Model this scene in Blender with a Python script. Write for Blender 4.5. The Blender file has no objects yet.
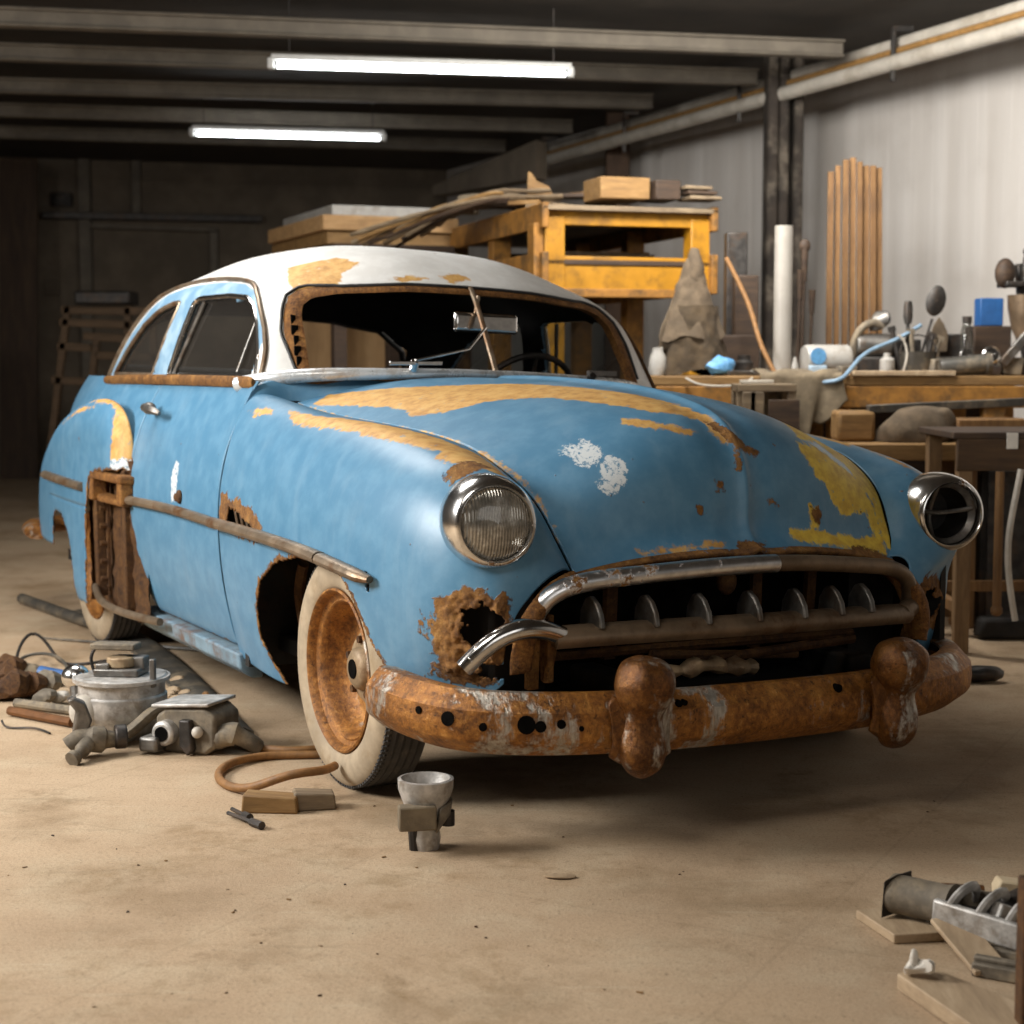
import bpy, bmesh, math, random
import numpy as np
from mathutils import Vector, Matrix, Euler
random.seed(7)
RNG = np.random.RandomState(11)
SC = bpy.context.scene
COL = SC.collection
R = math.radians

# ------------------------------------------------------------------ camera numbers (real pinhole camera 1.3 m above the floor)
F = 1700.0; CAM_H = 1.3; PITCH = math.atan(152 / F)
_cp, _sp = math.cos(PITCH), math.sin(PITCH)
def ray(px, py):
    x = (px - 512) / F; y = -(py - 512) / F
    return Vector((x, _cp + y * _sp, -_sp + y * _cp))
def at(px, py, d):
    """world point seen at pixel px,py at distance d (world Y)"""
    r = ray(px, py); t = d / r.y
    return Vector((r.x * t, d, CAM_H + r.z * t))
def ground(px, py, z=0.0):
    r = ray(px, py); t = (z - CAM_H) / r.z
    return Vector((r.x * t, r.y * t, z))

# ------------------------------------------------------------------ objects
def tag(o, label=None, cat=None, group=None, kind=None):
    if label: o['label'] = label
    if cat: o['category'] = cat
    if group: o['group'] = group
    if kind: o['kind'] = kind
    return o
def empty(name, loc=(0, 0, 0), rz=0.0, label=None, cat=None, group=None, rot=None):
    o = bpy.data.objects.new(name, None); COL.objects.link(o)
    o.empty_display_size = 0.1
    o.location = loc; o.rotation_euler = rot if rot is not None else (0, 0, rz)
    return tag(o, label, cat, group)

class MB:
    """collects shapes, then links them as ONE mesh object"""
    def __init__(s): s.v = []; s.f = []; s.mi = []; s.cur = 0; s.n = 0
    def add(s, verts, faces, M=None):
        o = s.n
        for p in verts:
            p = Vector(p)
            s.v.append(tuple(M @ p) if M is not None else tuple(p))
        s.n += len(verts)
        for f in faces:
            s.f.append([i + o for i in f]); s.mi.append(s.cur)
        return s
    def box(s, c, size, rot=None, M=None):
        hx, hy, hz = size[0] / 2, size[1] / 2, size[2] / 2
        vs = [Vector((x * hx, y * hy, z * hz)) for x in (-1, 1) for y in (-1, 1) for z in (-1, 1)]
        if rot is not None: vs = [Euler(rot).to_matrix() @ v for v in vs]
        vs = [v + Vector(c) for v in vs]
        return s.add(vs, [(0, 1, 3, 2), (4, 6, 7, 5), (0, 4, 5, 1), (2, 3, 7, 6), (0, 2, 6, 4), (1, 5, 7, 3)], M)
    def beam(s, a, b, w, h, up=(0, 0, 1), M=None):
        a, b = Vector(a), Vector(b); d = (b - a).normalized(); up = Vector(up)
        x = d.cross(up)
        if x.length < 1e-5: x = d.cross(Vector((1, 0, 0)))
        x.normalize(); u = x.cross(d).normalized()
        vs = [p + x * sx * w / 2 + u * su * h / 2 for p in (a, b) for sx, su in ((-1, -1), (1, -1), (1, 1), (-1, 1))]
        return s.add(vs, [(3, 2, 1, 0), (4, 5, 6, 7), (0, 1, 5, 4), (1, 2, 6, 5), (2, 3, 7, 6), (3, 0, 4, 7)], M)
    def tube(s, pts, r, n=10, caps=True, M=None, closed=False, flat=1.0):
        pts = [Vector(p) for p in pts]; k = len(pts)
        rs = r if hasattr(r, '__len__') else [r] * k
        vs = []; T0 = None; x = None
        for i, p in enumerate(pts):
            if closed: t = pts[(i + 1) % k] - pts[i - 1]
            else: t = pts[min(i + 1, k - 1)] - pts[max(i - 1, 0)]
            t.normalize()
            if x is None:
                x = t.cross(Vector((0, 0, 1)))
                if x.length < 0.05: x = t.cross(Vector((0, 1, 0)))
            x = (x - t * x.dot(t)); x.normalize()
            u = x.cross(t)
            for j in range(n):
                a = 2 * math.pi * j / n
                vs.append(p + (x * math.cos(a) + u * math.sin(a) * flat) * rs[i])
        fs = []
        for i in range(k if closed else k - 1):
            for j in range(n):
                a = i * n + j; b = i * n + (j + 1) % n; i2 = ((i + 1) % k) * n
                fs.append((a, i2 + j, i2 + (j + 1) % n, b))
        if caps and not closed:
            fs.append(tuple(range(n))); fs.append(tuple(range((k - 1) * n, k * n))[::-1])
        return s.add(vs, fs, M)
    def cyl(s, a, b, r, r2=None, n=20, M=None, caps=True):
        return s.tube([a, b], [r, r if r2 is None else r2], n, caps, M)
    def lathe(s, prof, n=32, M=None, caps=True, closed=False):
        """prof: (r, z) pairs turned about local z"""
        vs = []; k = len(prof)
        for r_, z_ in prof:
            for j in range(n):
                a = 2 * math.pi * j / n
                vs.append((r_ * math.cos(a), r_ * math.sin(a), z_))
        fs = []
        for i in range(k if closed else k - 1):
            i2 = (i + 1) % k
            for j in range(n):
                j2 = (j + 1) % n
                fs.append((i * n + j, i * n + j2, i2 * n + j2, i2 * n + j))
        if caps and not closed:
            if prof[0][0] > 1e-5: fs.append(tuple(range(n))[::-1])
            if prof[-1][0] > 1e-5: fs.append(tuple(range((k - 1) * n, k * n)))
        return s.add(vs, fs, M)
    def prism(s, poly, vec, M=None):
        vec = Vector(vec); n = len(poly); a = [Vector(p) for p in poly]
        vs = a + [p + vec for p in a]
        fs = [tuple(range(n))[::-1], tuple(range(n, 2 * n))] + [(i, (i + 1) % n, n + (i + 1) % n, n + i) for i in range(n)]
        return s.add(vs, fs, M)
    def sphere(s, c, r, n=16, M=None, sc=(1, 1, 1)):
        vs = []; fs = []; m = n // 2
        for i in range(m + 1):
            t = math.pi * i / m
            for j in range(n):
                a = 2 * math.pi * j / n
                vs.append((c[0] + r * sc[0] * math.sin(t) * math.cos(a), c[1] + r * sc[1] * math.sin(t) * math.sin(a), c[2] + r * sc[2] * math.cos(t)))
        for i in range(m):
            for j in range(n):
                fs.append((i * n + j, (i + 1) * n + j, (i + 1) * n + (j + 1) % n, i * n + (j + 1) % n))
        return s.add(vs, fs, M)
    def grid(s, P, cu=False, cv=False, flip=False):
        P = np.asarray(P); a, b = P.shape[:2]
        fs = []
        for i in range(a if cu else a - 1):
            for j in range(b if cv else b - 1):
                q = (i * b + j, ((i + 1) % a) * b + j, ((i + 1) % a) * b + (j + 1) % b, i * b + (j + 1) % b)
                fs.append(q[::-1] if flip else q)
        return s.add([tuple(p) for p in P.reshape(-1, 3)], fs)
    def rough(s, amp, scale=30.0):
        """knock the corners about a little"""
        P = np.array(s.v); d = np.stack([vnoise(P * scale + k * 17.3) - .5 for k in range(3)], 1) * 2 * amp
        s.v = [tuple(p) for p in P + d]; return s
    def build(s, name, mat, parent=None, bevel=0.0, smooth=True, angle=35, sub=0, solid=0.0, seg=2, weld=True):
        me = bpy.data.meshes.new(name)
        me.from_pydata(s.v, [], s.f)
        mats = mat if isinstance(mat, (list, tuple)) else [mat]
        for m in mats: me.materials.append(m)
        if len(mats) > 1:
            me.polygons.foreach_set('material_index', np.array(s.mi, dtype=np.int32))
        bm = bmesh.new(); bm.from_mesh(me)
        if weld: bmesh.ops.remove_doubles(bm, verts=bm.verts, dist=1e-5)
        bmesh.ops.recalc_face_normals(bm, faces=bm.faces)
        if smooth:
            for f in bm.faces: f.smooth = True
            ca = math.cos(R(angle))
            for e in bm.edges:
                if len(e.link_faces) == 2 and e.link_faces[0].normal.dot(e.link_faces[1].normal) < ca: e.smooth = False
        bm.to_mesh(me); bm.free(); me.update()
        o = bpy.data.objects.new(name, me); COL.objects.link(o)
        if parent is not None: o.parent = parent
        if bevel > 0:
            md = o.modifiers.new('bevel', 'BEVEL'); md.width = bevel; md.segments = seg; md.limit_method = 'ANGLE'; md.angle_limit = R(38); md.harden_normals = False
        if sub: md = o.modifiers.new('sub', 'SUBSURF'); md.levels = sub; md.render_levels = sub
        if solid: md = o.modifiers.new('solid', 'SOLIDIFY'); md.thickness = solid; md.offset = 0
        return o

def copy_tree(o, parent=None):
    c = o.copy(); COL.objects.link(c)
    if parent is not None: c.parent = parent
    for ch in list(o.children): copy_tree(ch, c)
    return c

# ------------------------------------------------------------------ numeric helpers
def spline_eval(t, Y, tt):
    """natural cubic spline through (t, Y) along axis 0"""
    t = np.asarray(t, float); Y = np.asarray(Y, float); n = len(t)
    if n == 2:
        w = ((np.asarray(tt) - t[0]) / (t[1] - t[0])).reshape((-1,) + (1,) * (Y.ndim - 1))
        return Y[0] * (1 - w) + Y[1] * w
    h = np.diff(t); A = np.zeros((n, n)); B = np.zeros_like(Y)
    A[0, 0] = A[-1, -1] = 1
    for i in range(1, n - 1):
        A[i, i - 1] = h[i - 1]; A[i, i] = 2 * (h[i - 1] + h[i]); A[i, i + 1] = h[i]
        B[i] = 6 * ((Y[i + 1] - Y[i]) / h[i] - (Y[i] - Y[i - 1]) / h[i - 1])
    M = np.linalg.solve(A, B.reshape(n, -1)).reshape(Y.shape)
    tt = np.asarray(tt, float); k = np.clip(np.searchsorted(t, tt, side='right') - 1, 0, n - 2)
    sh = (-1,) + (1,) * (Y.ndim - 1)
    hk = h[k].reshape(sh); a = ((t[k + 1] - tt).reshape(sh)) / hk; b = 1 - a
    return a * Y[k] + b * Y[k + 1] + ((a ** 3 - a) * M[k] + (b ** 3 - b) * M[k + 1]) * hk ** 2 / 6
def chord(P):
    P = np.asarray(P, float)
    d = np.sqrt(np.linalg.norm(np.diff(P, axis=0), axis=-1) + 1e-6)
    if d.ndim > 1: d = d.mean(1)
    return np.concatenate([[0], np.cumsum(d)])
def curve(P, n):
    """smooth curve through points, evenly resampled"""
    P = np.asarray(P, float); t = chord(P)
    Q = spline_eval(t, P, np.linspace(0, t[-1], 400))
    s = np.concatenate([[0], np.cumsum(np.linalg.norm(np.diff(Q, axis=0), axis=1))])
    u = np.linspace(0, s[-1], n)
    return np.stack([np.interp(u, s, Q[:, k]) for k in range(Q.shape[1])], 1)
def patch(G, nu, nv):
    G = np.asarray(G, float)
    t = chord(G); A = spline_eval(t, G, np.linspace(0, t[-1], nu))
    A = np.swapaxes(A, 0, 1); t = chord(A)
    A = spline_eval(t, A, np.linspace(0, t[-1], nv))
    return np.swapaxes(A, 0, 1)
def mirror(P):
    P = np.array(P, float); P[..., 1] *= -1; return P
def sdf(P, poly):
    """signed distance to a closed polygon, positive inside"""
    P = np.asarray(P, float); V = np.asarray(poly, float); best = np.full(len(P), 1e9); ins = np.zeros(len(P), bool)
    for i in range(len(V)):
        a = V[i]; b = V[(i + 1) % len(V)]; ab = b - a
        t = np.clip(((P - a) @ ab) / (ab @ ab + 1e-12), 0, 1)
        best = np.minimum(best, np.linalg.norm(P - a - t[:, None] * ab, axis=1))
        c = ((a[1] > P[:, 1]) != (b[1] > P[:, 1])) & (P[:, 0] < (b[0] - a[0]) * (P[:, 1] - a[1]) / (b[1] - a[1] + 1e-12) + a[0])
        ins ^= c
    return np.where(ins, best, -best)
def line_sdf(P, pts, w):
    """positive within w of an open polyline"""
    P = np.asarray(P, float); V = np.asarray(pts, float); best = np.full(len(P), 1e9)
    for a, b in zip(V[:-1], V[1:]):
        ab = b - a; t = np.clip(((P - a) @ ab) / (ab @ ab + 1e-12), 0, 1)
        best = np.minimum(best, np.linalg.norm(P - a - t[:, None] * ab, axis=1))
    return w - best
def vnoise(P):
    P = np.asarray(P, float); i = np.floor(P).astype(np.int64); f = P - i; f = f * f * (3 - 2 * f)
    def h(a, b, c):
        n = (a * 73856093) ^ (b * 19349663) ^ (c * 83492791)
        n = (n ^ (n >> 13)) * 1274126177 & 0x7fffffff
        return ((n ^ (n >> 16)) & 0xffff) / 65535.0
    r = 0
    for dx in (0, 1):
        for dy in (0, 1):
            for dz in (0, 1):
                w = (f[:, 0] if dx else 1 - f[:, 0]) * (f[:, 1] if dy else 1 - f[:, 1]) * (f[:, 2] if dz else 1 - f[:, 2])
                r = r + w * h(i[:, 0] + dx, i[:, 1] + dy, i[:, 2] + dz)
    return r
def fnoise(P):
    return (vnoise(P) * .55 + vnoise(P * 2.1 + 5.2) * .3 + vnoise(P * 4.3 + 9.1) * .15) - .5

def sheet(name, P, mat, parent, thick=0.004, cut=None, attrs=None, cu=False, flip=False, inner=None):
    """a body panel: dense grid P (nu, nv, 3); cut = signed distance (positive = hole); attrs = {name: signed distances}"""
    P = np.asarray(P); a, b = P.shape[:2]; V = P.reshape(-1, 3)
    I = np.arange(a * b).reshape(a, b)
    if cu: I = np.concatenate([I, I[:1]], 0)
    q = np.stack([I[:-1, :-1], I[1:, :-1], I[1:, 1:], I[:-1, 1:]], -1).reshape(-1, 4)
    if flip: q = q[:, ::-1]
    if cut is not None:
        inside = cut > 0
        q = q[~inside[q].any(1)]
    used = np.unique(q); re = np.full(len(V), -1); re[used] = np.arange(len(used))
    me = bpy.data.meshes.new(name)
    me.from_pydata([tuple(p) for p in V[used]], [], [tuple(int(i) for i in f) for f in re[q]])
    me.polygons.foreach_set('use_smooth', np.ones(len(me.polygons), bool))
    for k in ('yel', 'rust', 'whi', 'blu', 'mark'):
        v = (attrs or {}).get(k)
        at_ = me.attributes.new(k, 'FLOAT', 'POINT')
        at_.data.foreach_set('value', (np.full(len(used), -1.0) if v is None else np.asarray(v)[used]).astype(np.float32))
    me.materials.append(mat); me.materials.append(inner or M['dark_metal']); me.update()
    o = bpy.data.objects.new(name, me); COL.objects.link(o); o.parent = parent
    if thick:
        md = o.modifiers.new('solid', 'SOLIDIFY'); md.thickness = thick; md.offset = -1; md.material_offset = 1
    return o
# ------------------------------------------------------------------ materials
class NT:
    def __init__(s, name):
        s.m = bpy.data.materials.new(name); s.m.use_nodes = True; s.t = s.m.node_tree
        s.b = s.t.nodes['Principled BSDF']; s.co = None
    def n(s, typ, ins=None, **kw):
        nd = s.t.nodes.new('ShaderNode' + typ)
        for k, v in kw.items(): setattr(nd, k, v)
        for k, v in (ins or {}).items(): s.put(nd.inputs[k], v)
        return nd
    def put(s, sock, v):
        if isinstance(v, bpy.types.NodeSocket): s.t.links.new(v, sock)
        elif v is not None:
            if sock.type == 'RGBA' and len(v) == 3: v = (*v, 1)
            sock.default_value = v
    def coord(s, scale=(1, 1, 1), kind='Object', rot=(0, 0, 0)):
        if s.co is None: s.co = s.n('TexCoord')
        mp = s.n('Mapping', {'Vector': s.co.outputs[kind], 'Scale': scale, 'Rotation': rot}); return mp.outputs[0]
    def noise(s, scale, detail=4.0, rough=.55, vec=None, dist=0.0):
        return s.n('TexNoise', {'Vector': vec or s.coord(), 'Scale': scale, 'Detail': detail, 'Roughness': rough, 'Distortion': dist}).outputs[0]
    def ramp(s, fac, stops, const=False):
        nd = s.n('ValToRGB', {'Fac': fac}); cr = nd.color_ramp
        if const: cr.interpolation = 'CONSTANT'
        while len(cr.elements) < len(stops): cr.elements.new(.5)
        for e, (p, c) in zip(cr.elements, stops):
            e.position = p; e.color = (*c, 1) if hasattr(c, '__len__') else (c, c, c, 1)
        return nd.outputs[0]
    def mix(s, fac, a, b, mode='MIX'):
        nd = s.n('Mix', data_type='RGBA', blend_type=mode)
        s.put(nd.inputs[0], fac); s.put(nd.inputs[6], a); s.put(nd.inputs[7], b); return nd.outputs[2]
    def mixf(s, fac, a, b):
        nd = s.n('Mix', data_type='FLOAT'); s.put(nd.inputs[0], fac); s.put(nd.inputs[2], a); s.put(nd.inputs[3], b); return nd.outputs[0]
    def math(s, op, a, b=None, c=None, clamp=False):
        nd = s.n('Math', operation=op, use_clamp=clamp); s.put(nd.inputs[0], a)
        if b is not None: s.put(nd.inputs[1], b)
        if c is not None: s.put(nd.inputs[2], c)
        return nd.outputs[0]
    def step(s, v, lo, hi):
        return s.n('MapRange', {'Value': v, 'From Min': lo, 'From Max': hi}, interpolation_type='SMOOTHSTEP').outputs[0]
    def attr(s, name):
        return s.n('Attribute', attribute_name=name, attribute_type='GEOMETRY').outputs['Fac']
    def set(s, color=None, rough=None, metal=None, bump=None, dist=0.01, spec=None, coat=None, trans=None, ior=None, alpha=None, sheen=None):
        b = s.b
        s.put(b.inputs['Base Color'], color); s.put(b.inputs['Roughness'], rough); s.put(b.inputs['Metallic'], metal)
        s.put(b.inputs['Specular IOR Level'], spec); s.put(b.inputs['Transmission Weight'], trans); s.put(b.inputs['IOR'], ior); s.put(b.inputs['Alpha'], alpha)
        if coat: s.put(b.inputs['Coat Weight'], coat[0]); s.put(b.inputs['Coat Roughness'], coat[1])
        if bump is not None:
            h, st = bump
            bn = s.n('Bump', {'Height': h, 'Strength': st, 'Distance': dist}); s.put(b.inputs['Normal'], bn.outputs[0])
        return s.m

def hexc(h):
    h = h.lstrip('#'); c = [int(h[i:i + 2], 16) / 255 for i in (0, 2, 4)]
    return tuple(x / 12.92 if x <= .04045 else ((x + .055) / 1.055) ** 2.4 for x in c)

def rust_color(g, sc=1.0):
    n1 = g.noise(8 * sc, 9, .68, dist=.4); n2 = g.noise(48 * sc, 7, .72); n3 = g.noise(150 * sc, 4, .7)
    c = g.ramp(n1, [(.30, hexc('#2f1c0d')), (.43, hexc('#62401f')), (.54, hexc('#8e6231')), (.64, hexc('#b08448')), (.78, hexc('#c9a76c'))])
    c2 = g.ramp(n2, [(.32, hexc('#1c110a')), (.48, hexc('#6f4921')), (.6, hexc('#96692f')), (.75, hexc('#c6a673'))])
    c = g.mix(.55, c, c2)
    return g.mix(g.math('MULTIPLY', g.step(n3, .55, .7), .5), c, hexc('#2b190c')), g.math('MULTIPLY_ADD', n3, .5, n2)

def m_paint(name, base, var, streak=True):
    """sun-faded paint with layers: white scrape, ochre primer, rust - each a signed distance stored on the panel"""
    g = NT(name)
    nA = g.noise(14, 6, .6); nB = g.noise(55, 6, .65); nS = g.noise(9, 5, .6, g.coord((1.2, 1.2, .12)) if streak else None)
    fine = g.noise(160, 3, .6)
    col = g.mix(g.step(nA, .35, .7), base, var)
    col = g.mix(g.math('MULTIPLY', g.step(nS, .5, .78), .2), col, g.mix(.5, var, (.5, .58, .62)))
    # faint chalky dust
    col = g.mix(g.math('MULTIPLY', g.step(g.noise(3.1, 6, .7), .5, .8), .14), col, hexc('#9fb0b6'))
    # alternative coat (blue frame on the white roof)
    blu = g.step(g.attr('blu'), -.002, .003)
    col = g.mix(blu, col, g.mix(g.step(nS, .4, .7), hexc('#7499b4'), hexc('#9db8ca')))
    rag = g.math('ADD', g.math('MULTIPLY', g.math('SUBTRACT', nA, .5), .05), g.math('MULTIPLY', g.math('SUBTRACT', nB, .5), .045))
    def layer(an, w):
        return g.step(g.math('ADD', g.attr(an), rag), -w, w)
    whi = layer('whi', .003)
    whn = g.math('MULTIPLY', whi, g.step(g.noise(70, 5, .7), .36, .5))
    col = g.mix(whn, col, hexc('#d5dadb'))
    yel = layer('yel', .006)
    yc = g.ramp(g.noise(24, 6, .65, g.coord((1, 1, .5))), [(.3, hexc('#a97a3e')), (.5, hexc('#c99a55')), (.7, hexc('#d6b06c'))])
    mk = g.step(g.attr('mark'), -.01, .01)
    yc = g.mix(mk, yc, g.ramp(g.noise(26, 6, .6), [(.35, hexc('#cfa53c')), (.6, hexc('#ebcb4c'))]))
    yel = g.math('MULTIPLY', yel, g.step(g.noise(30, 7, .7), .26, .40))
    col = g.mix(yel, col, yc)
    rc, rn = rust_color(g)
    # tiny freckles of rust everywhere
    fr = g.math('MULTIPLY', g.step(g.noise(23, 2, .4), .76, .80), .8)
    rust = g.math('MAXIMUM', layer('rust', .004), fr)
    col = g.mix(rust, col, rc)
    rough = g.mixf(yel, g.math('MULTIPLY_ADD', fine, .12, .33), .6)
    rough = g.mixf(rust, rough, .88)
    h = g.math('ADD', g.math('MULTIPLY', rust, g.math('MULTIPLY', rn, 1.0)), g.math('MULTIPLY', fine, .012))
    return g.set(col, rough, 0.0, (h, .8), .006, spec=.5)

def m_rust(name='rusty_iron', sc=1.0, chrome=0.0, tint=(1, 1, 1), rough=.78, metal=.25, dark=0.0):
    g = NT(name); c, n2 = rust_color(g, sc)
    c = g.mix(1.0, c, tint, 'MULTIPLY')
    pit = g.step(g.noise(52 * sc, 5, .75), .57, .66)
    c = g.mix(g.math('MULTIPLY', pit, .75), c, hexc('#2a170b'))
    if dark: c = g.mix(dark, c, (.02, .013, .009))
    rg = rough; mt = metal
    n3 = g.noise(120 * sc, 4, .7)
    h = g.math('ADD', n2, g.math('MULTIPLY', n3, .4))
    if chrome:
        k = g.step(g.math('ADD', g.noise(5.5, 6, .62, g.coord((1, 1, .35))), g.math('MULTIPLY', g.noise(40, 4, .6), .22)), .80 - chrome, .88 - chrome)
        k = g.math('MULTIPLY', k, g.step(g.noise(26, 6, .7, g.coord((1, 1, .16))), .34, .52))
        pale = g.ramp(g.noise(60, 4, .7, g.coord((1, 1, .3))), [(.3, hexc('#8d8477')), (.7, hexc('#c9c4ba'))])
        c = g.mix(k, c, pale); rg = g.mixf(k, rough, .45); mt = g.mixf(k, metal, .75)
        h = g.math('MULTIPLY', h, g.math('SUBTRACT', 1.0, g.math('MULTIPLY', k, .8)))
    return g.set(c, rg, mt, (h, .5), .006)

def m_chrome(name='chrome', pit=.0, rough=.12, col=(.78, .77, .75)):
    g = NT(name); c, n2 = rust_color(g, 2)
    p = g.step(g.math('ADD', g.noise(8, 7, .65), g.math('MULTIPLY', g.noise(60, 4, .7), .3)), .86 - pit, .93 - pit)
    dust = g.noise(30, 5, .6)
    return g.set(g.mix(p, g.mix(g.step(dust, .4, .8), col, [x * .7 for x in col]), c), g.mixf(p, g.math('MULTIPLY_ADD', dust, .12, rough - .03), .8), g.mixf(p, 1.0, .15), (g.math('ADD', g.math('MULTIPLY', p, n2), g.math('MULTIPLY', dust, .05)), .4), .004)

def m_wood(name, dark, mid, light, scale=1.0, axis='x', rough=.7, grime=.25):
    g = NT(name)
    st = {'x': (1, 9, 9), 'y': (9, 1, 9), 'z': (9, 9, 1)}[axis]
    v = g.coord([a * scale for a in st]); n = g.noise(3.0, 8, .62, v, .6); n2 = g.noise(18, 4, .6, v)
    c = g.ramp(g.math('ADD', g.math('MULTIPLY', n, .75), g.math('MULTIPLY', n2, .25)), [(.3, dark), (.5, mid), (.7, light)])
    gr = g.math('MULTIPLY', g.step(g.noise(6, 6, .65), .48, .72), grime)
    c = g.mix(gr, c, hexc('#2b2119'))
    return g.set(c, g.math('MULTIPLY_ADD', n2, .2, rough - .1), 0, (n2, .35), .003)

def m_plain(name, col, rough=.6, metal=0.0, var=.25, scale=18, bump=.25, dirt=None, spec=None):
    g = NT(name); n = g.noise(scale, 6, .62); n2 = g.noise(scale * 6, 3, .6)
    c = g.mix(g.step(n, .35, .7), [x * (1 - var) for x in col], [min(1, x * (1 + var * .6)) for x in col])
    if dirt: c = g.mix(g.math('MULTIPLY', g.step(g.noise(scale * .6, 7, .7), .48, .66), dirt[1]), c, dirt[0])
    return g.set(c, g.math('MULTIPLY_ADD', n, .2, rough - .1), metal, (n2, bump), .003, spec=spec)

def m_glass(name='window_glass', tint=(.9, .95, .93), rough=.02, clear=.85):
    g = NT(name); nt = g.t; out = nt.nodes['Material Output']
    fr = g.n('LayerWeight', {'Blend': .35}).outputs['Fresnel']
    tr = g.n('BsdfTransparent', {'Color': (*tint, 1)}); gl = g.n('BsdfGlossy', {'Color': (.9, .9, .9, 1), 'Roughness': rough})
    mx = g.n('MixShader'); g.put(mx.inputs[0], g.math('MULTIPLY_ADD', fr, .6, .05)); nt.links.new(tr.outputs[0], mx.inputs[1]); nt.links.new(gl.outputs[0], mx.inputs[2])
    df = g.n('BsdfDiffuse', {'Color': (.10, .09, .08, 1)}); m2 = g.n('MixShader', {0: 1 - clear})
    nt.links.new(mx.outputs[0], m2.inputs[1]); nt.links.new(df.outputs[0], m2.inputs[2]); nt.links.new(m2.outputs[0], out.inputs[0])
    return g.m

def m_emit(name, col, st):
    g = NT(name); g.put(g.b.inputs['Base Color'], (.9, .9, .9)); g.put(g.b.inputs['Emission Color'], col); g.put(g.b.inputs['Emission Strength'], st); return g.m

M = {}
M['blue'] = m_paint('faded_blue_paint', hexc('#4f7f9e'), hexc('#5f8ca9'))
M['white_roof'] = m_paint('chalky_white_paint', hexc('#d6d4cf'), hexc('#e2e1dd'), False)
M['rust'] = m_rust('rusty_iron')
M['rust_dark'] = m_rust('dark_rusty_iron', dark=.45, tint=(.75, .7, .65))
M['rust_fine'] = m_rust('scaly_rust', 2.2, tint=(1.05, 1, .95))
M['bumper'] = m_rust('rusted_chrome_bumper', 1.0, chrome=.20, tint=(1.4, 1.27, 1.03), rough=.5, metal=.4)
M['guard'] = m_rust('rusted_bumper_guard', 1.3, chrome=.13, tint=(.72, .62, .54), rough=.36, metal=.5)
M['bar'] = m_plain('dull_brown_grille_bar', hexc('#7d6a55'), .45, .55, .3, 9, .5, dirt=(hexc('#4e3218'), .75))
M['trim'] = m_plain('tarnished_trim', hexc('#8b7a66'), .42, .6, .25, 12, .5, dirt=(hexc('#6b441f'), .8))
M['white_trim'] = m_plain('worn_white_chrome_trim', hexc('#cfd2d3'), .28, .35, .1, 14, .3, dirt=(hexc('#94764f'), .5))
M['rocker'] = m_plain('scraped_blue_rocker', hexc('#7e97a6'), .55, 0, .2, 9, .5, dirt=(hexc('#69472a'), .85))
M['chrome'] = m_chrome('chrome')
M['chrome_pit'] = m_chrome('pitted_chrome', .15, .28, (.92, .92, .92))
M['chrome_worn'] = m_chrome('worn_chrome', .10, .16)
M['steel'] = m_plain('dull_steel', (.20, .19, .175), .45, .8, .35, dirt=((.12, .08, .05), .7))
M['steel_dark'] = m_plain('dark_steel', (.055, .05, .046), .5, .6, .4, dirt=((.10, .06, .035), .5))
M['alu'] = m_plain('cast_aluminium', (.50, .48, .45), .5, .45, .3, 25, dirt=((.20, .155, .11), .6))
M['dark'] = m_plain('hole_shade_black', (.006, .0055, .005), .95, 0, .4, spec=.03)  # near-black stands in for the shade inside holes and the grille
M['dark_metal'] = m_plain('grimy_underbody', (.03, .027, .024), .8, .2, .5, 8, dirt=((.06, .035, .02), .8))
M['headliner'] = m_plain('dark_headliner', (.02, .019, .018), .95, 0, .4)
M['leather'] = m_plain('dark_seat_vinyl', (.03, .027, .025), .55, 0, .3)
M['tire'] = m_plain('black_tyre_rubber', (.045, .043, .041), .75, 0, .25, 30, dirt=((.12, .10, .08), .5))
M['whitewall'] = m_plain('dusty_whitewall', hexc('#ac9b82'), .75, 0, .22, 9, dirt=(hexc('#8a7454'), .65))
M['rim'] = m_rust('rusty_wheel_rim', 1.0, chrome=.06, tint=(1.45, 1.35, 1.2), rough=.55)
M['rim'].name = 'tan_rusty_wheel_rim'
M['hub'] = m_plain('dusty_hub', hexc('#a08a6c'), .55, .2, .3, dirt=(hexc('#6b4a2c'), .6))
M['glass'] = m_glass()
M['black_rubber'] = m_plain('black_rubber', (.02, .02, .02), .6)
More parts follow.
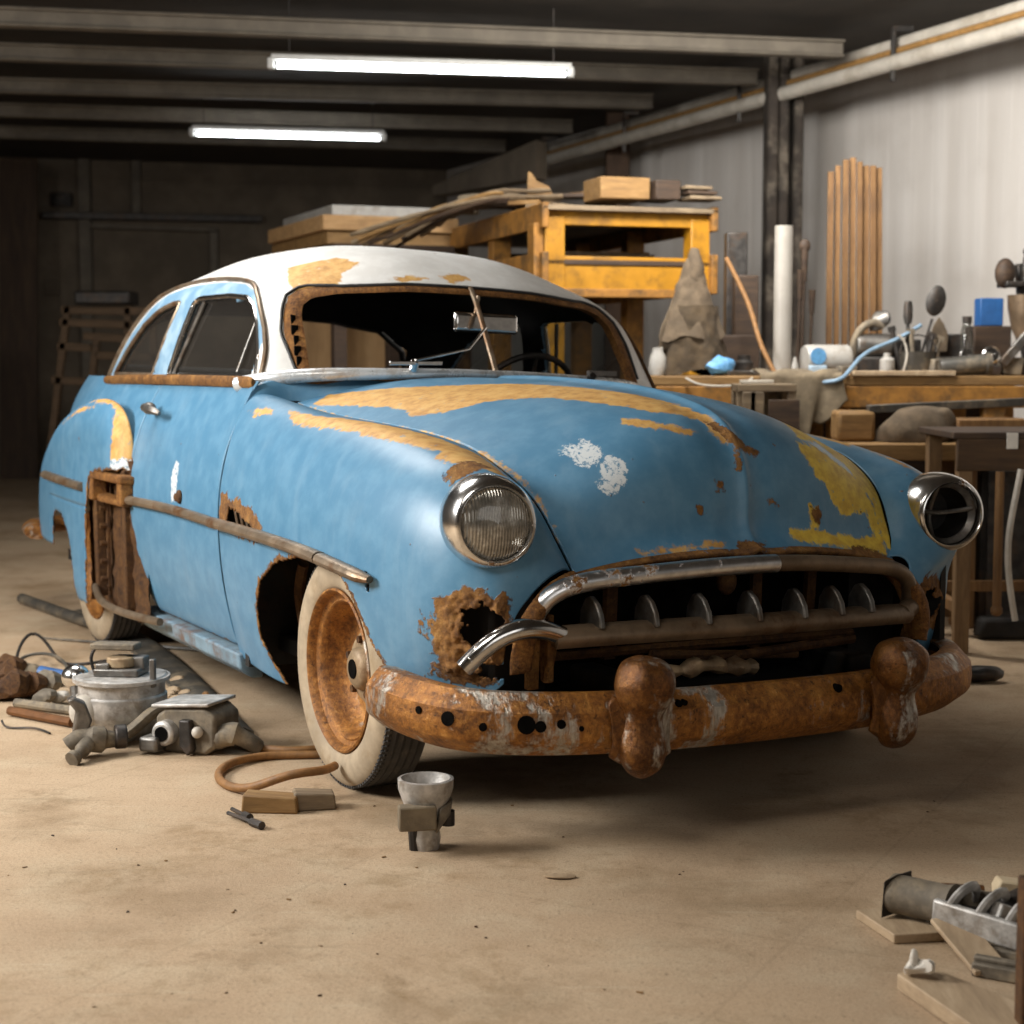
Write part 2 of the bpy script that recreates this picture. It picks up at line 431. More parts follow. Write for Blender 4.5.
# ------------------------------------------------------------------ the car; local axes: x forward, y towards its left flank, z up, origin under the front axle
TH = R(28)
CAR_O = Vector((.33, 5.541, 0))
car = empty('car', CAR_O, TH - R(90), 'old blue two-door sedan with white roof, ochre patches and rusted bumper', 'car')
PAINT = {}   # patches of worn paint: panel -> layer -> list of polygons in the panel's own two coordinates
PAINT = {'hood': {'yel': [[(-0.894, -0.697), (-0.696, -0.653), (-0.353, -0.605), (-0.187, -0.634), (-0.079, -0.566), (-0.028, -0.469), (0.058, -0.394), (0.174, -0.32), (0.383, -0.249), (0.51, -0.179), (0.584, -0.059), (0.678, -0.046), (0.676, -0.023), (0.558, -0.024), (0.375, -0.063), (0.157, -0.145), (-0.225, -0.224), (-0.597, -0.415), (-0.939, -0.61)],
   [(-0.996, -0.718), (-0.524, -0.707), (-0.148, -0.694), (0.12, -0.683), (0.353, -0.666), (0.483, -0.637), (0.581, -0.61), (0.567, -0.618), (0.455, -0.638), (0.302, -0.673), (0.063, -0.689), (-0.289, -0.701), (-0.683, -0.714)],
   [(0.503, -0.278), (0.578, -0.195), (0.639, -0.113), (0.65, -0.138), (0.593, -0.239), (0.534, -0.29)]]}, 'hood_nose': {'yel': [[(0.26, 1.067), (0.358, 1.042), (0.503, 0.958), (0.552, 0.878), (0.552, 0.773), (0.548, 0.711), (0.44, 0.735), (0.29, 0.76), (0.182, 0.78), (0.156, 0.806), (0.274, 0.805), (0.444, 0.768), (0.517, 0.783), (0.501, 0.844), (0.383, 0.839), (0.328, 0.913), (0.276, 0.982), (0.25, 1.035)],
   [(-0.187, 0.776), (-0.08, 0.784), (-0.094, 0.772), (-0.183, 0.764), (-0.35, 0.75), (-0.372, 0.757)],
   [(-0.637, 0.986), (-0.608, 0.926), (-0.594, 0.856), (-0.586, 0.791), (-0.603, 0.869), (-0.623, 0.928)],
   [(0.242, 0.879), (0.283, 0.863), (0.274, 0.805), (0.241, 0.806)]], 'mark': [[(0.227, 1.081), (0.465, 1.048), (0.622, 0.923), (0.08, 0.77), (0.114, 0.824), (0.362, 0.861)]], 'rust': [[(-0.046, 1.112), (-0.019, 1.113), (0.0, 1.092), (0.045, 1.055), (0.08, 1.035), (0.054, 1.026), (-0.002, 1.041), (-0.006, 0.996), (-0.018, 0.984), (-0.016, 1.055)],
   [(-0.094, 0.956), (-0.069, 0.953), (-0.068, 0.927), (-0.094, 0.925)],
   [(-0.172, 0.888), (-0.149, 0.883), (-0.143, 0.86), (-0.163, 0.854)],
   [(0.082, 0.894), (0.131, 0.893), (0.128, 0.876), (0.089, 0.879)],
   [(0.254, 0.87), (0.292, 0.863), (0.282, 0.819), (0.255, 0.829)],
   [(-0.062, 0.773), (-0.016, 0.784), (0.056, 0.773), (0.032, 0.762), (-0.054, 0.758)],
   [(0.407, 0.748), (0.56, 0.716), (0.554, 0.701), (0.353, 0.739)]], 'whi': [[(-0.497, 1.016), (-0.467, 1.041), (-0.434, 1.056), (-0.413, 1.059), (-0.4, 1.041), (-0.404, 1.015), (-0.438, 0.984), (-0.468, 0.986), (-0.486, 1.001)],
   [(-0.422, 0.996), (-0.393, 1.013), (-0.368, 1.013), (-0.356, 0.981), (-0.377, 0.938), (-0.417, 0.907), (-0.442, 0.918), (-0.458, 0.936), (-0.427, 0.958)]]}, 'fender_near_top': {'yel': [[(-0.702, -0.859), (-0.291, -0.804), (-0.002, -0.759), (0.21, -0.726), (0.387, -0.684), (0.586, -0.701), (0.649, -0.647), (0.633, -0.661), (0.607, -0.718), (0.557, -0.77), (0.526, -0.81), (0.483, -0.82), (0.406, -0.839), (0.377, -0.806), (0.263, -0.832), (0.06, -0.86), (-0.253, -0.871), (-0.527, -0.897)],
   [(-0.963, -0.91), (-0.907, -0.892), (-0.8, -0.88), (-0.773, -0.89), (-0.889, -0.91)]], 'rust': [[(0.501, -0.854), (0.486, -0.812), (0.5, -0.757), (0.555, -0.738), (0.568, -0.806), (0.554, -0.855)]]}, 'fender_far_top': {'yel': [[(0.304, 0.797), (0.552, 0.751), (0.604, 0.775), (0.498, 0.776), (0.405, 0.772)],
   [(-0.423, 0.784), (-0.027, 0.778), (0.22, 0.798), (0.285, 0.746), (-0.027, 0.778), (-0.345, 0.764)]]}, 'roof_top': {'rust': [[(-1.446, -0.573), (-1.395, -0.479), (-1.363, -0.41), (-1.264, -0.357), (-1.212, -0.448), (-1.151, -0.485), (-1.179, -0.565), (-1.198, -0.636), (-1.269, -0.641)],
   [(-1.105, -0.3), (-1.11, -0.204), (-1.088, -0.144), (-1.077, -0.252)],
   [(-1.105, -0.102), (-1.137, -0.003), (-1.109, 0.039), (-1.067, -0.058)],
   [(-2.276, -0.678), (-2.135, -0.689), (-2.187, -0.633), (-2.181, -0.573), (-2.187, -0.633), (-2.18, -0.674)]]}, 'rear_fender_near': {'yel': [[(-2.631, 1.064), (-2.373, 1.062), (-2.239, 1.014), (-2.18, 0.952), (-2.164, 0.884), (-2.206, 0.882), (-2.247, 0.949), (-2.361, 1.022)],
   [(-3.192, 0.975), (-2.907, 1.054), (-2.621, 1.073), (-2.589, 1.061), (-2.839, 1.038), (-3.256, 0.977)]], 'whi': [[(-2.21, 0.902), (-2.168, 0.904), (-2.151, 0.813), (-2.198, 0.823)]]}, 'door_near': {'whi': [[(-1.605, 0.848), (-1.579, 0.894), (-1.537, 0.889), (-1.524, 0.805), (-1.538, 0.741), (-1.589, 0.737)]]}}


PAINT['hood_nose']['yel'].append([(.28, 1.075), (.40, 1.06), (.48, 1.0), (.53, .93), (.55, .86), (.545, .76), (.60, .68), (.70, .70), (.72, .95), (.62, 1.06), (.45, 1.12), (.32, 1.11)])
PAINT['hood_nose']['mark'].append([(.25, 1.15), (.8, 1.15), (.8, .65), (.1, .65), (.1, .8), (.25, 1.0)])
PAINT['rear_fender_near']['yel'] += [[(-2.12, .86), (-2.11, .97), (-2.2, 1.07), (-2.42, 1.13), (-2.46, 1.09), (-2.36, 1.06), (-2.29, .98), (-2.27, .86)], [(-2.42, 1.08), (-2.42, 1.12), (-2.8, 1.12), (-3.2, 1.06), (-3.4, 1.0), (-3.2, 1.035), (-2.8, 1.085)]]
PAINT['rear_fender_near']['whi'].append([(-2.12, .80), (-2.12, .90), (-2.27, .90), (-2.27, .80)])
PAINT['rear_fender_near']['yel'].pop(0)
PAINT['roof_top']['yel'] = PAINT['roof_top']['rust'][:3]; PAINT['roof_top']['rust'] = PAINT['roof_top']['rust'][3:]
def layers(panel, P, ax):
    """signed distances of every paint patch of a panel; ax picks the two coordinates the patch was drawn in"""
    V = np.asarray(P).reshape(-1, 3)[:, list(ax)]; out = {}
    for lay, polys in PAINT.get(panel, {}).items():
        v = np.full(len(V), -1.0)
        for p in polys:
            if isinstance(p, tuple): v = np.maximum(v, line_sdf(V, p[1], p[0]))
            else: v = np.maximum(v, sdf(V, p))
        out[lay] = v
    return out
def mx(d, k, v): d[k] = np.maximum(d[k], v) if k in d else v
def ragged(V, amp=.02, sc=28): return fnoise(np.asarray(V) * sc) * 2 * amp

# --- hood
SEAM = np.array([(-1.0, .722, 1.125), (-.6, .715, 1.09), (-.15, .70, 1.07), (.17, .688, 1.045), (.36, .67, 1.008), (.50, .645, .95), (.59, .62, .89), (.65, .60, .815), (.69, .585, .76), (.715, .573, .712)])
HOOD = [[(-.78, 0, 1.234), (-.80, .2, 1.230), (-.86, .4, 1.209), (-.93, .57, 1.168)],
        [(-.48, 0, 1.236), (-.48, .2, 1.224), (-.50, .4, 1.193), (-.53, .57, 1.148)],
        [(-.10, 0, 1.225), (-.10, .2, 1.212), (-.11, .39, 1.178), (-.12, .55, 1.128)],
        [(.22, 0, 1.205), (.22, .19, 1.19), (.215, .37, 1.155), (.20, .53, 1.10)],
        [(.45, 0, 1.17), (.45, .185, 1.155), (.44, .35, 1.117), (.41, .51, 1.062)],
        [(.62, 0, 1.11), (.615, .18, 1.095), (.60, .34, 1.055), (.56, .49, 1.0)],
        [(.71, 0, 1.01), (.703, .175, .998), (.683, .33, .965), (.645, .475, .92)],
        [(.735, 0, .90), (.727, .17, .89), (.708, .32, .865), (.68, .465, .835)],
        [(.74, 0, .822), (.735, .17, .815), (.722, .32, .797), (.70, .46, .775)],
        [(.775, 0, .775), (.768, .17, .77), (.752, .32, .757), (.73, .46, .735)]]
HG = []
for row, s in zip(HOOD, SEAM):
    h = row + [(s[0], s[1] - .008, s[2])]
    HG.append([(x, -y, z) for x, y, z in h[::-1]] + h[1:])
HG.append([(x + .035 - .02 * abs(y) / .6, y, z - .018) for x, y, z in HG[-1]])
P = patch(HG, 230, 181)
tu = np.gradient(P, axis=0); tv = np.gradient(P, axis=1); Nn = np.cross(tu, tv); Nn /= np.linalg.norm(Nn, axis=-1, keepdims=True)
ridge = .010 * np.exp(-(P[..., 1] / .016) ** 2) - .006 * np.exp(-((np.abs(P[..., 1]) - .06) / .04) ** 2)
P = P + Nn * ridge[..., None]
la = layers('hood', P, (0, 1)); lf_ = layers('hood_nose', P, (1, 2))
Vh = P.reshape(-1, 3)
for k in lf_: mx(la, k, np.where(Vh[:, 0] > .0, lf_[k], -1))
# rust creeping up from the front lip
ii = np.repeat(np.arange(230) / 229.0, 181)
mx(la, 'rust', (.75 - np.hypot(0, 0) - Vh[:, 2]) * .5 + np.where(ii > .972, .012, -.03) + np.where(ii > .955, 0, -1))
sheet('hood', P, M['blue'], car, .012, attrs=la, flip=False)

# --- front fenders
FEND = [[(-1.015, -.93, .24), (-1.015, -.97, .40), (-1.015, -1.0, .60), (-1.015, -1.0, .80), (-1.015, -.97, .95), (-1.015, -.925, 1.075), (-1.015, -.85, 1.148)],
        [(-.6, -.94, .22), (-.6, -.98, .38), (-.6, -1.01, .58), (-.6, -1.01, .78), (-.6, -.98, .93), (-.6, -.92, 1.04), (-.6, -.83, 1.10)],
        [(-.15, -.95, .25), (-.15, -.985, .40), (-.15, -1.01, .58), (-.15, -1.01, .76), (-.15, -.98, .90), (-.15, -.915, 1.01), (-.15, -.82, 1.075)],
        [(.2, -.95, .28), (.2, -.985, .42), (.2, -1.005, .58), (.2, -1.0, .73), (.2, -.97, .87), (.2, -.905, .98), (.19, -.81, 1.045)],
        [(.42, -.92, .33), (.44, -.955, .44), (.45, -.975, .58), (.46, -.97, .72), (.46, -.945, .84), (.45, -.885, .95), (.42, -.79, 1.01)],
        [(.57, -.87, .37), (.60, -.905, .46), (.62, -.925, .58), (.63, -.92, .70), (.625, -.895, .82), (.60, -.84, .925), (.56, -.75, .98)],
        [(.66, -.82, .38), (.69, -.85, .47), (.71, -.865, .57), (.715, -.86, .67), (.71, -.83, .78), (.69, -.78, .885), (.65, -.70, .925)],
        [(.71, -.80, .40), (.735, -.82, .48), (.75, -.825, .56), (.755, -.81, .64), (.75, -.77, .71), (.735, -.71, .785), (.70, -.65, .835)],
        [(.735, -.79, .42), (.755, -.80, .48), (.765, -.795, .54), (.765, -.77, .60), (.76, -.73, .645), (.75, -.67, .69), (.735, -.61, .715)]]
FS = [(-1.015, -.722, 1.125)] + [(p[0], -p[1], p[2]) for p in SEAM[1:]]
FSi = [0, 1, 2, 3, 4, 5, 6, 7, 9]
FG = [row + [FS[i]] for row, i in zip(FEND, FSi)]
PF = patch(FG, 250, 190)
VF = PF.reshape(-1, 3)
WHEEL_CUT = [(-.08, .665), (-.25, .66), (-.42, .63), (-.585, .55), (-.66, .455), (-.68, .355), (-.60, .285), (-.48, .21), (-.47, .05), (.6, .05), (.44, .33), (.36, .40), (.28, .49), (.20, .59), (.10, .655)]
for side in (-1, 1):
    Q = PF.copy(); Q[..., 1] *= -side
    if side > 0:
        sm = lambda v, a, b: (lambda t: t * t * (3 - 2 * t))(np.clip((v - a) / (b - a), 0, 1))
        Q[..., 1] *= 1 - (.05 * sm(Q[..., 0], .15, .5) + .14 * sm(Q[..., 0], .60, .765)) * sm(-Q[..., 2], -.77, -.62)
    V = Q.reshape(-1, 3)
    la = layers('fender_near' if side < 0 else 'fender_far', Q, (0, 2))
    lb = layers('fender_near_top' if side < 0 else 'fender_far_top', Q, (0, 1))
    lc = layers('fender_near_nose' if side < 0 else 'fender_far_nose', Q, (1, 2))
    for k in lb: mx(la, k, np.where(VF[:, 2] > .85, lb[k], -1))
    for k in lc: mx(la, k, np.where((VF[:, 0] > .5), lc[k], -1))
    if side < 0: wc = sdf(VF[:, [0, 2]], WHEEL_CUT) + ragged(VF, .006, 40)
    else: wc = .41 - np.hypot(VF[:, 0] - 0, VF[:, 2] - .32)
    wc = np.where(VF[:, 0] > .64, -1, wc)
    mx(la, 'rust', wc + .016)
    if side < 0:
        tear = sdf(VF[:, [0, 2]], [(-.99, .735), (-.98, .80), (-.90, .775), (-.80, .79), (-.72, .76), (-.62, .755), (-.56, .72), (-.62, .70), (-.8, .70)]) + ragged(VF, .02, 45)
        mx(la, 'rust', tear + .022)
        hole = sdf(VF[:, [0, 2]], [(-.92, .715), (-.9, .765), (-.80, .755), (-.72, .735), (-.66, .72), (-.62, .70), (-.8, .69)]) + ragged(VF + 3, .012, 50)
        wc = np.maximum(wc, hole)
        wc = np.maximum(wc, sdf(VF[:, [0, 2]], [(.275, .685), (.31, .66), (.30, .62), (.285, .64)]) - .002)
    # lamp hole rusted out under the headlight
    hp = [(-.80, .645), (-.88, .66), (-.925, .63), (-.93, .56), (-.915, .50), (-.90, .43), (-.82, .42), (-.80, .5)] if side < 0 else [(-.80, .64), (-.86, .64), (-.905, .60), (-.91, .54), (-.88, .48), (-.81, .48)]
    rh = sdf(VF[:, [1, 2]], hp) + ragged(VF, .018, 40); rh = np.where(VF[:, 0] > .5, rh, -1)
    mx(la, 'rust', rh + .012)
    hh = sdf(VF[:, [1, 2]], [(-.81, .60), (-.85, .635), (-.885, .61), (-.88, .54), (-.85, .50), (-.81, .53)] if side < 0 else [(-.82, .60), (-.86, .60), (-.885, .57), (-.88, .52), (-.84, .51)]) + ragged(VF + 7, .02, 40)
    hh = np.where(VF[:, 0] > .5, hh, -1)
    if side < 0: hh = np.maximum(hh, np.where(VF[:, 0] > .5, sdf(VF[:, [1, 2]], [(-.80, .47), (-.835, .475), (-.84, .44), (-.80, .43)]) + ragged(VF + 4, .012, 50), -1))
    # scaly rust stands off the sheet
    bump = np.clip(rh / .03 + .3, 0, 1) * (fnoise(VF * 38) * .045 + .006)
    hl = np.hypot(VF[:, 1] + (.81 if side < 0 else .78), VF[:, 2] - .845); hl = np.where(VF[:, 0] > .5, (.085 if side < 0 else .105) - hl, -1)
    cut = np.maximum(np.maximum(wc, hh), hl)
    tu = np.gradient(Q, axis=0); tv = np.gradient(Q, axis=1); Nn = np.cross(tu, tv).reshape(-1, 3); Nn /= np.linalg.norm(Nn, axis=-1, keepdims=True) + 1e-9
    Nn *= np.sign(Nn[:, 1] * side + Nn[:, 0] * .7 + .001)[:, None]
    Q2 = (V + Nn * bump[:, None]).reshape(Q.shape)
    sheet('front_fender', Q2, M['blue'], car, .005, cut=cut, attrs=la, flip=(side > 0))

# --- headlights
def headlight(side):
    c = Vector((.70, -.81 if side < 0 else .78, .845))
    Mx = Matrix.Translation(c) @ Euler((0, R(90), R(-11))).to_matrix().to_4x4() @ Matrix.Scale(.93, 4)
    b = MB().lathe([(.118, -.10), (.132, -.09), (.138, -.055), (.138, -.02), (.133, .02), (.124, .048), (.116, .060), (.109, .062), (.104, .056), (.103, .03), (.108, -.06)], 56, Mx, caps=False)
    hd = b.build('headlight', M['chrome_worn'], car, angle=50)
    if side < 0:
        l = MB().lathe([(.104, .036), (.102, .048), (.085, .060), (.06, .068), (.03, .073), (.0001, .075)], 48, Mx, caps=False)
        # vertical flutes of the lens
        g = NT('ribbed_headlight_lens'); w = g.n('TexWave', {'Vector': g.coord((1, 1, 1)), 'Scale': 38, 'Distortion': .6}, bands_direction='Y').outputs[1]
        nn = g.noise(26, 5, .7)
        g.set(g.ramp(nn, [(.3, hexc('#6d6a63')), (.55, hexc('#a19d94')), (.75, hexc('#e2e0da'))]), .12, .55, (w, .5), .004, coat=(1, .05))
        lo = l.build('lens', g.m, hd); lo['label'] = 'ribbed clear headlight glass'
        k = MB().lathe([(.104, .05), (.107, .056), (.110, .05), (.107, .044)], 56, Mx, caps=False, closed=True); k.build('lens_ring', M['steel_dark'], hd)
    else:
        bw = MB().lathe([(.104, .03), (.10, -.03), (.075, -.10), (.0001, -.13)], 48, Mx, caps=False)
        o = bw.build('empty_bowl', M['dark_metal'], hd); o['label'] = 'dark empty headlight bowl without its lens'
        br = MB(); 
        for a0, a1 in ((100, 265), (200, 330)):
            p0 = Mx @ Vector((.10 * math.cos(R(a0)), .10 * math.sin(R(a0)), .02)); p1 = Mx @ Vector((.10 * math.cos(R(a1)), .10 * math.sin(R(a1)), .02))
            br.tube(curve([p0, (p0 + p1) / 2 + Vector((-.03, 0, -.012)), p1], 12), .008, 8)
        br.build('bracket', M['steel'], hd)
        rg = MB().lathe([(.103, .03), (.088, .012), (.088, .006), (.104, .02)], 48, Mx, caps=False); rg.build('mounting_ring', M['steel'], hd)
    return hd
for s in (-1, 1): headlight(s)

# --- greenhouse shell
LV = [(1.17, [(-.79, 0), (-.85, .38), (-1.03, .71), (-1.14, .815), (-1.5, .855), (-2.3, .865), (-3.0, .83), (-3.5, .72), (-3.92, .4), (-4.0, 0)]),
      (1.25, [(-.83, 0), (-.89, .37), (-1.06, .69), (-1.165, .795), (-1.5, .835), (-2.3, .845), (-2.97, .81), (-3.43, .70), (-3.8, .39), (-3.88, 0)]),
      (1.40, [(-.92, 0), (-.97, .35), (-1.115, .645), (-1.215, .75), (-1.52, .795), (-2.28, .805), (-2.88, .765), (-3.28, .65), (-3.58, .36), (-3.66, 0)]),
      (1.50, [(-.985, 0), (-1.035, .33), (-1.165, .605), (-1.26, .705), (-1.55, .76), (-2.25, .77), (-2.78, .725), (-3.13, .605), (-3.38, .335), (-3.45, 0)]),
      (1.558, [(-1.03, 0), (-1.075, .31), (-1.21, .56), (-1.305, .65), (-1.58, .72), (-2.23, .735), (-2.7, .685), (-3.0, .565), (-3.22, .31), (-3.28, 0)]),
      (1.612, [(-1.11, 0), (-1.145, .285), (-1.28, .49), (-1.375, .565), (-1.63, .635), (-2.21, .65), (-2.6, .60), (-2.86, .495), (-3.05, .275), (-3.1, 0)]),
      (1.682, [(-1.25, 0), (-1.275, .235), (-1.40, .39), (-1.48, .445), (-1.70, .50), (-2.19, .51), (-2.5, .47), (-2.71, .39), (-2.85, .22), (-2.9, 0)]),
      (1.74, [(-1.52, 0), (-1.535, .15), (-1.61, .25), (-1.66, .285), (-1.8, .32), (-2.17, .325), (-2.38, .30), (-2.52, .25), (-2.62, .14), (-2.65, 0)]),
      (1.768, [(-1.95, 0), (-1.955, .045), (-1.98, .075), (-2.0, .085), (-2.05, .095), (-2.16, .095), (-2.22, .09), (-2.26, .075), (-2.29, .04), (-2.3, 0)])]
NL, NA = 120, 480
def loop(half, n):
    full = half + [(x, -y) for x, y in half[-2:0:-1]]
    full = np.array(full); ext = np.concatenate([full[-4:], full, full[:4]]); t = chord(ext)
    return spline_eval(t, ext, np.linspace(t[4], t[4 + len(full)], n, endpoint=False))
def loops_u(half, n):
    # every loop sampled by its own control points so that neighbours line up
    full = np.array(half + [(x, -y) for x, y in half[-2:0:-1]]); ext = np.concatenate([full[-4:], full, full[:4]])
    return spline_eval(np.arange(len(ext)), ext, np.linspace(4, 4 + len(full), n, endpoint=False))
LP = np.array([np.concatenate([loops_u(h, NA), np.full((NA, 1), z)], 1) for z, h in LV])
tz = np.array([0, .09, .25, .37, .445, .53, .66, .9, 1.25])
SH = spline_eval(tz, LP, np.linspace(0, tz[-1], NL))
SH[..., 1] *= np.where(SH[..., 1] > 0, 1.10, 1.0)
SH[..., 2] = np.minimum(SH[..., 2], 1.772)
VS = SH.reshape(-1, 3)
front = VS[:, 0] < -9
WS = [(-.655, 1.215), (-.643, 1.43), (-.632, 1.472), (-.59, 1.503), (-.50, 1.522), (-.25, 1.543), (0, 1.546), (.28, 1.543), (.56, 1.527), (.63, 1.505), (.67, 1.46), (.73, 1.215)]
RW = [(-.66, 1.24), (-.66, 1.36), (-.55, 1.47), (-.36, 1.515), (0, 1.53), (.36, 1.515), (.60, 1.475), (.73, 1.38), (.80, 1.24)]
DW = [(-1.165, 1.205), (-1.20, 1.30), (-1.265, 1.40), (-1.33, 1.462), (-1.42, 1.50), (-1.60, 1.512), (-1.93, 1.512), (-1.99, 1.495), (-2.10, 1.205)]
QW = [(-2.33, 1.205), (-2.20, 1.46), (-2.19, 1.503), (-2.32, 1.50), (-2.52, 1.475), (-2.72, 1.42), (-2.92, 1.32), (-3.10, 1.205)]                # quarter glass opening
BLU = [(-1.13, 1.15), (-1.15, 1.28), (-1.20, 1.37), (-1.265, 1.44), (-1.33, 1.49), (-1.41, 1.53), (-1.52, 1.556), (-1.7, 1.57), (-1.95, 1.575), (-2.2, 1.57), (-2.5, 1.545), (-2.75, 1.49), (-3.0, 1.385), (-3.20, 1.25), (-3.3, 1.15)]
def smooth_poly(p, n=80):
    p = np.array(p); return p
WSG = [(y * 1.035, z + (.02 if z > 1.3 else -.012)) for y, z in WS]
RWG = [(y * 1.02, z + (.010 if z > 1.3 else -.01)) for y, z in RW]
sideV = np.abs(VS[:, 1]) > .40
c = np.where((VS[:, 0] > -1.32) & (np.abs(VS[:, 1]) < .80), sdf(VS[:, 1:], WSG), -1)
c = np.maximum(c, np.where((VS[:, 0] > -1.13) & (VS[:, 2] < 1.205), .02, -1))
c = np.maximum(c, np.where(VS[:, 0] < -2.98, sdf(VS[:, 1:], RWG), -1))
side_ok = (VS[:, 0] < -1.2) & (VS[:, 0] > -3.3) & sideV
c = np.maximum(c, np.where(side_ok, np.maximum(sdf(VS[:, [0, 2]], DW), sdf(VS[:, [0, 2]], QW)), -1))
la = layers('roof_top', SH, (0, 1)); lb = layers('roof_side', SH, (0, 2)); lc = layers('roof_front', SH, (1, 2))
for k in lb: mx(la, k, np.where((VS[:, 1] < -.5), lb[k], -1))
for k in lc: mx(la, k, np.where((VS[:, 0] > -1.5), lc[k], -1))
mx(la, 'blu', np.where(sideV & (VS[:, 0] < -1.19), sdf(VS[:, [0, 2]], BLU), -1))
def tp(a): return np.swapaxes(np.asarray(a).reshape(NL, NA), 0, 1).reshape(-1)
SHt = np.swapaxes(SH, 0, 1)
# draw the rims of the openings on to their outlines
def snap(Vv, poly, ax, msk, tol=.012):
    poly = np.array(poly); Q = Vv[:, ax]; d = sdf(Q, poly); idx = np.where((np.abs(d) < tol) & msk)[0]
    for i in idx:
        best = (9, None)
        for a, b in zip(poly, np.roll(poly, -1, 0)):
            ab = b - a; t_ = min(1, max(0, (Q[i] - a) @ ab / (ab @ ab))); q = a + t_ * ab; dd = np.hypot(*(Q[i] - q))
            if dd < best[0]: best = (dd, q)
        if d[i] < 0: Vv[i, ax[0]], Vv[i, ax[1]] = best[1]
Vs = SHt.reshape(-1, 3).copy(); ct = tp(c)
# a vertex just outside an opening, next to one inside it, is pulled on to the outline
edge = np.zeros((NA, NL), bool); ins_ = (ct > 0).reshape(NA, NL)
for dx in (-1, 0, 1):
    for dy in (-1, 0, 1): edge |= np.roll(np.roll(ins_, dx, 0), dy, 1)
edge = (edge & ~ins_).reshape(-1)
snap(Vs, WSG, [1, 2], edge & (Vs[:, 0] > -1.4), .03); snap(Vs, RWG, [1, 2], edge & (Vs[:, 0] < -2.9), .03)
snap(Vs, DW, [0, 2], edge & (np.abs(Vs[:, 1]) > .4), .03); snap(Vs, QW, [0, 2], edge & (np.abs(Vs[:, 1]) > .4), .03)
SHt = Vs.reshape(SHt.shape)
roof = sheet('roof', SHt, M['white_roof'], car, .022, cut=ct - .0002, attrs={k: tp(v) for k, v in la.items()}, cu=True, flip=False, inner=M['headliner'])
roof['label'] = 'chalky white roof with rust blooms'
def wrap(Pg): return np.concatenate([Pg, Pg[:, :1]], 1)
def shell_x(y, z, front=True):
    """x of the shell at given y, z"""
    m = (VS[:, 0] > -1.6) if front else (VS[:, 0] < -2.7)
    d = (VS[:, 1] - y) ** 2 + (VS[:, 2] - z) ** 2 + np.where(m, 0, 9)
    k = np.argsort(d)[:4]; w = 1 / (d[k] + 1e-7); return float((VS[k, 0] * w).sum() / w.sum())
def shell_y(x, z, side=-1):
    d = (VS[:, 0] - x) ** 2 + (VS[:, 2] - z) ** 2 + np.where(VS[:, 1] * side > .35, 0, 9)
    k = np.argsort(d)[:4]; w = 1 / (d[k] + 1e-7); return float((VS[k, 1] * w).sum() / w.sum())

# windshield frame: rusty band round the opening
def dense(poly, n, closed=True):
    p = np.array(poly, float); q = np.concatenate([p, p[:1]]) if closed else p
    s = np.concatenate([[0], np.cumsum(np.linalg.norm(np.diff(q, axis=0), axis=1))]); u = np.linspace(0, s[-1], n, endpoint=not closed)
    return np.stack([np.interp(u, s, q[:, 0]), np.interp(u, s, q[:, 1])], 1)
wi = dense(WS, 160)
def grow(p, d):
    t = np.roll(p, -1, 0) - np.roll(p, 1, 0); n = np.stack([t[:, 1], -t[:, 0]], 1); n /= np.linalg.norm(n, axis=1, keepdims=True) + 1e-9
    c_ = p.mean(0); sg = np.sign(((p - c_) * n).sum(1))[:, None]; return p + n * sg * np.asarray(d).reshape(-1, 1)
wd = np.where(wi[:, 1] < 1.225, .006, np.where(wi[:, 1] > 1.495, .022, np.where(wi[:, 0] < 0, .066, .05)))
wd = np.convolve(np.concatenate([wd[-6:], wd, wd[:6]]), np.ones(13) / 13, 'valid')
rows = []
for off, lift in ((-.002, -.05), (-.002, .0), (.35 * wd, .007), (.85 * wd, .006), (wd, -.004)):
    q = grow(wi, off if np.ndim(off) else np.full(len(wi), off)); q[:, 1] = np.maximum(q[:, 1], 1.19)
    rows.append([(shell_x(y, z) + lift, y, z) for y, z in q])
wf = MB().grid(np.array(rows), cv=True)
fr = wf.build('windshield_frame', M['rust_fine'], car, angle=60)
fr['label'] = 'rusty windscreen frame without its glass'
sl = MB()
for k in range(5):
    z = 1.27 + k * .037; y = -.655 - .030 + (z - 1.215) * .06
    sl.box((shell_x(y, z) + .008, y, z), (.010, .024 if k % 2 else .016, .034))
sl.build('slot', M['dark'], fr)
dv = MB(); dv.tube([(shell_x(0, z) + .004, 0, z) for z in np.linspace(1.22, 1.57, 9)], .011, 8)
dv.build('divider_bar', M['trim'], fr)
gq_ = [(y, z) for y, z in grow(wi, wd + .004) if z > 1.235]; k0 = max(range(len(gq_)), key=lambda q: np.hypot(gq_[q][0] - gq_[q - 1][0], gq_[q][1] - gq_[q - 1][1])); gq_ = gq_[k0:] + gq_[:k0]
gask = MB().tube([(shell_x(y, z) + .005, y, z) for y, z in gq_], .006, 6)
gask.build('gasket', M['black_rubber'], fr)

rwd = dense(RW, 90)
MB().tube([(shell_x(y, z, False) - .012 + .02, y, z) for y, z in rwd], .017, 8, closed=True).build('rear_window_gasket', M['black_rubber'], car)
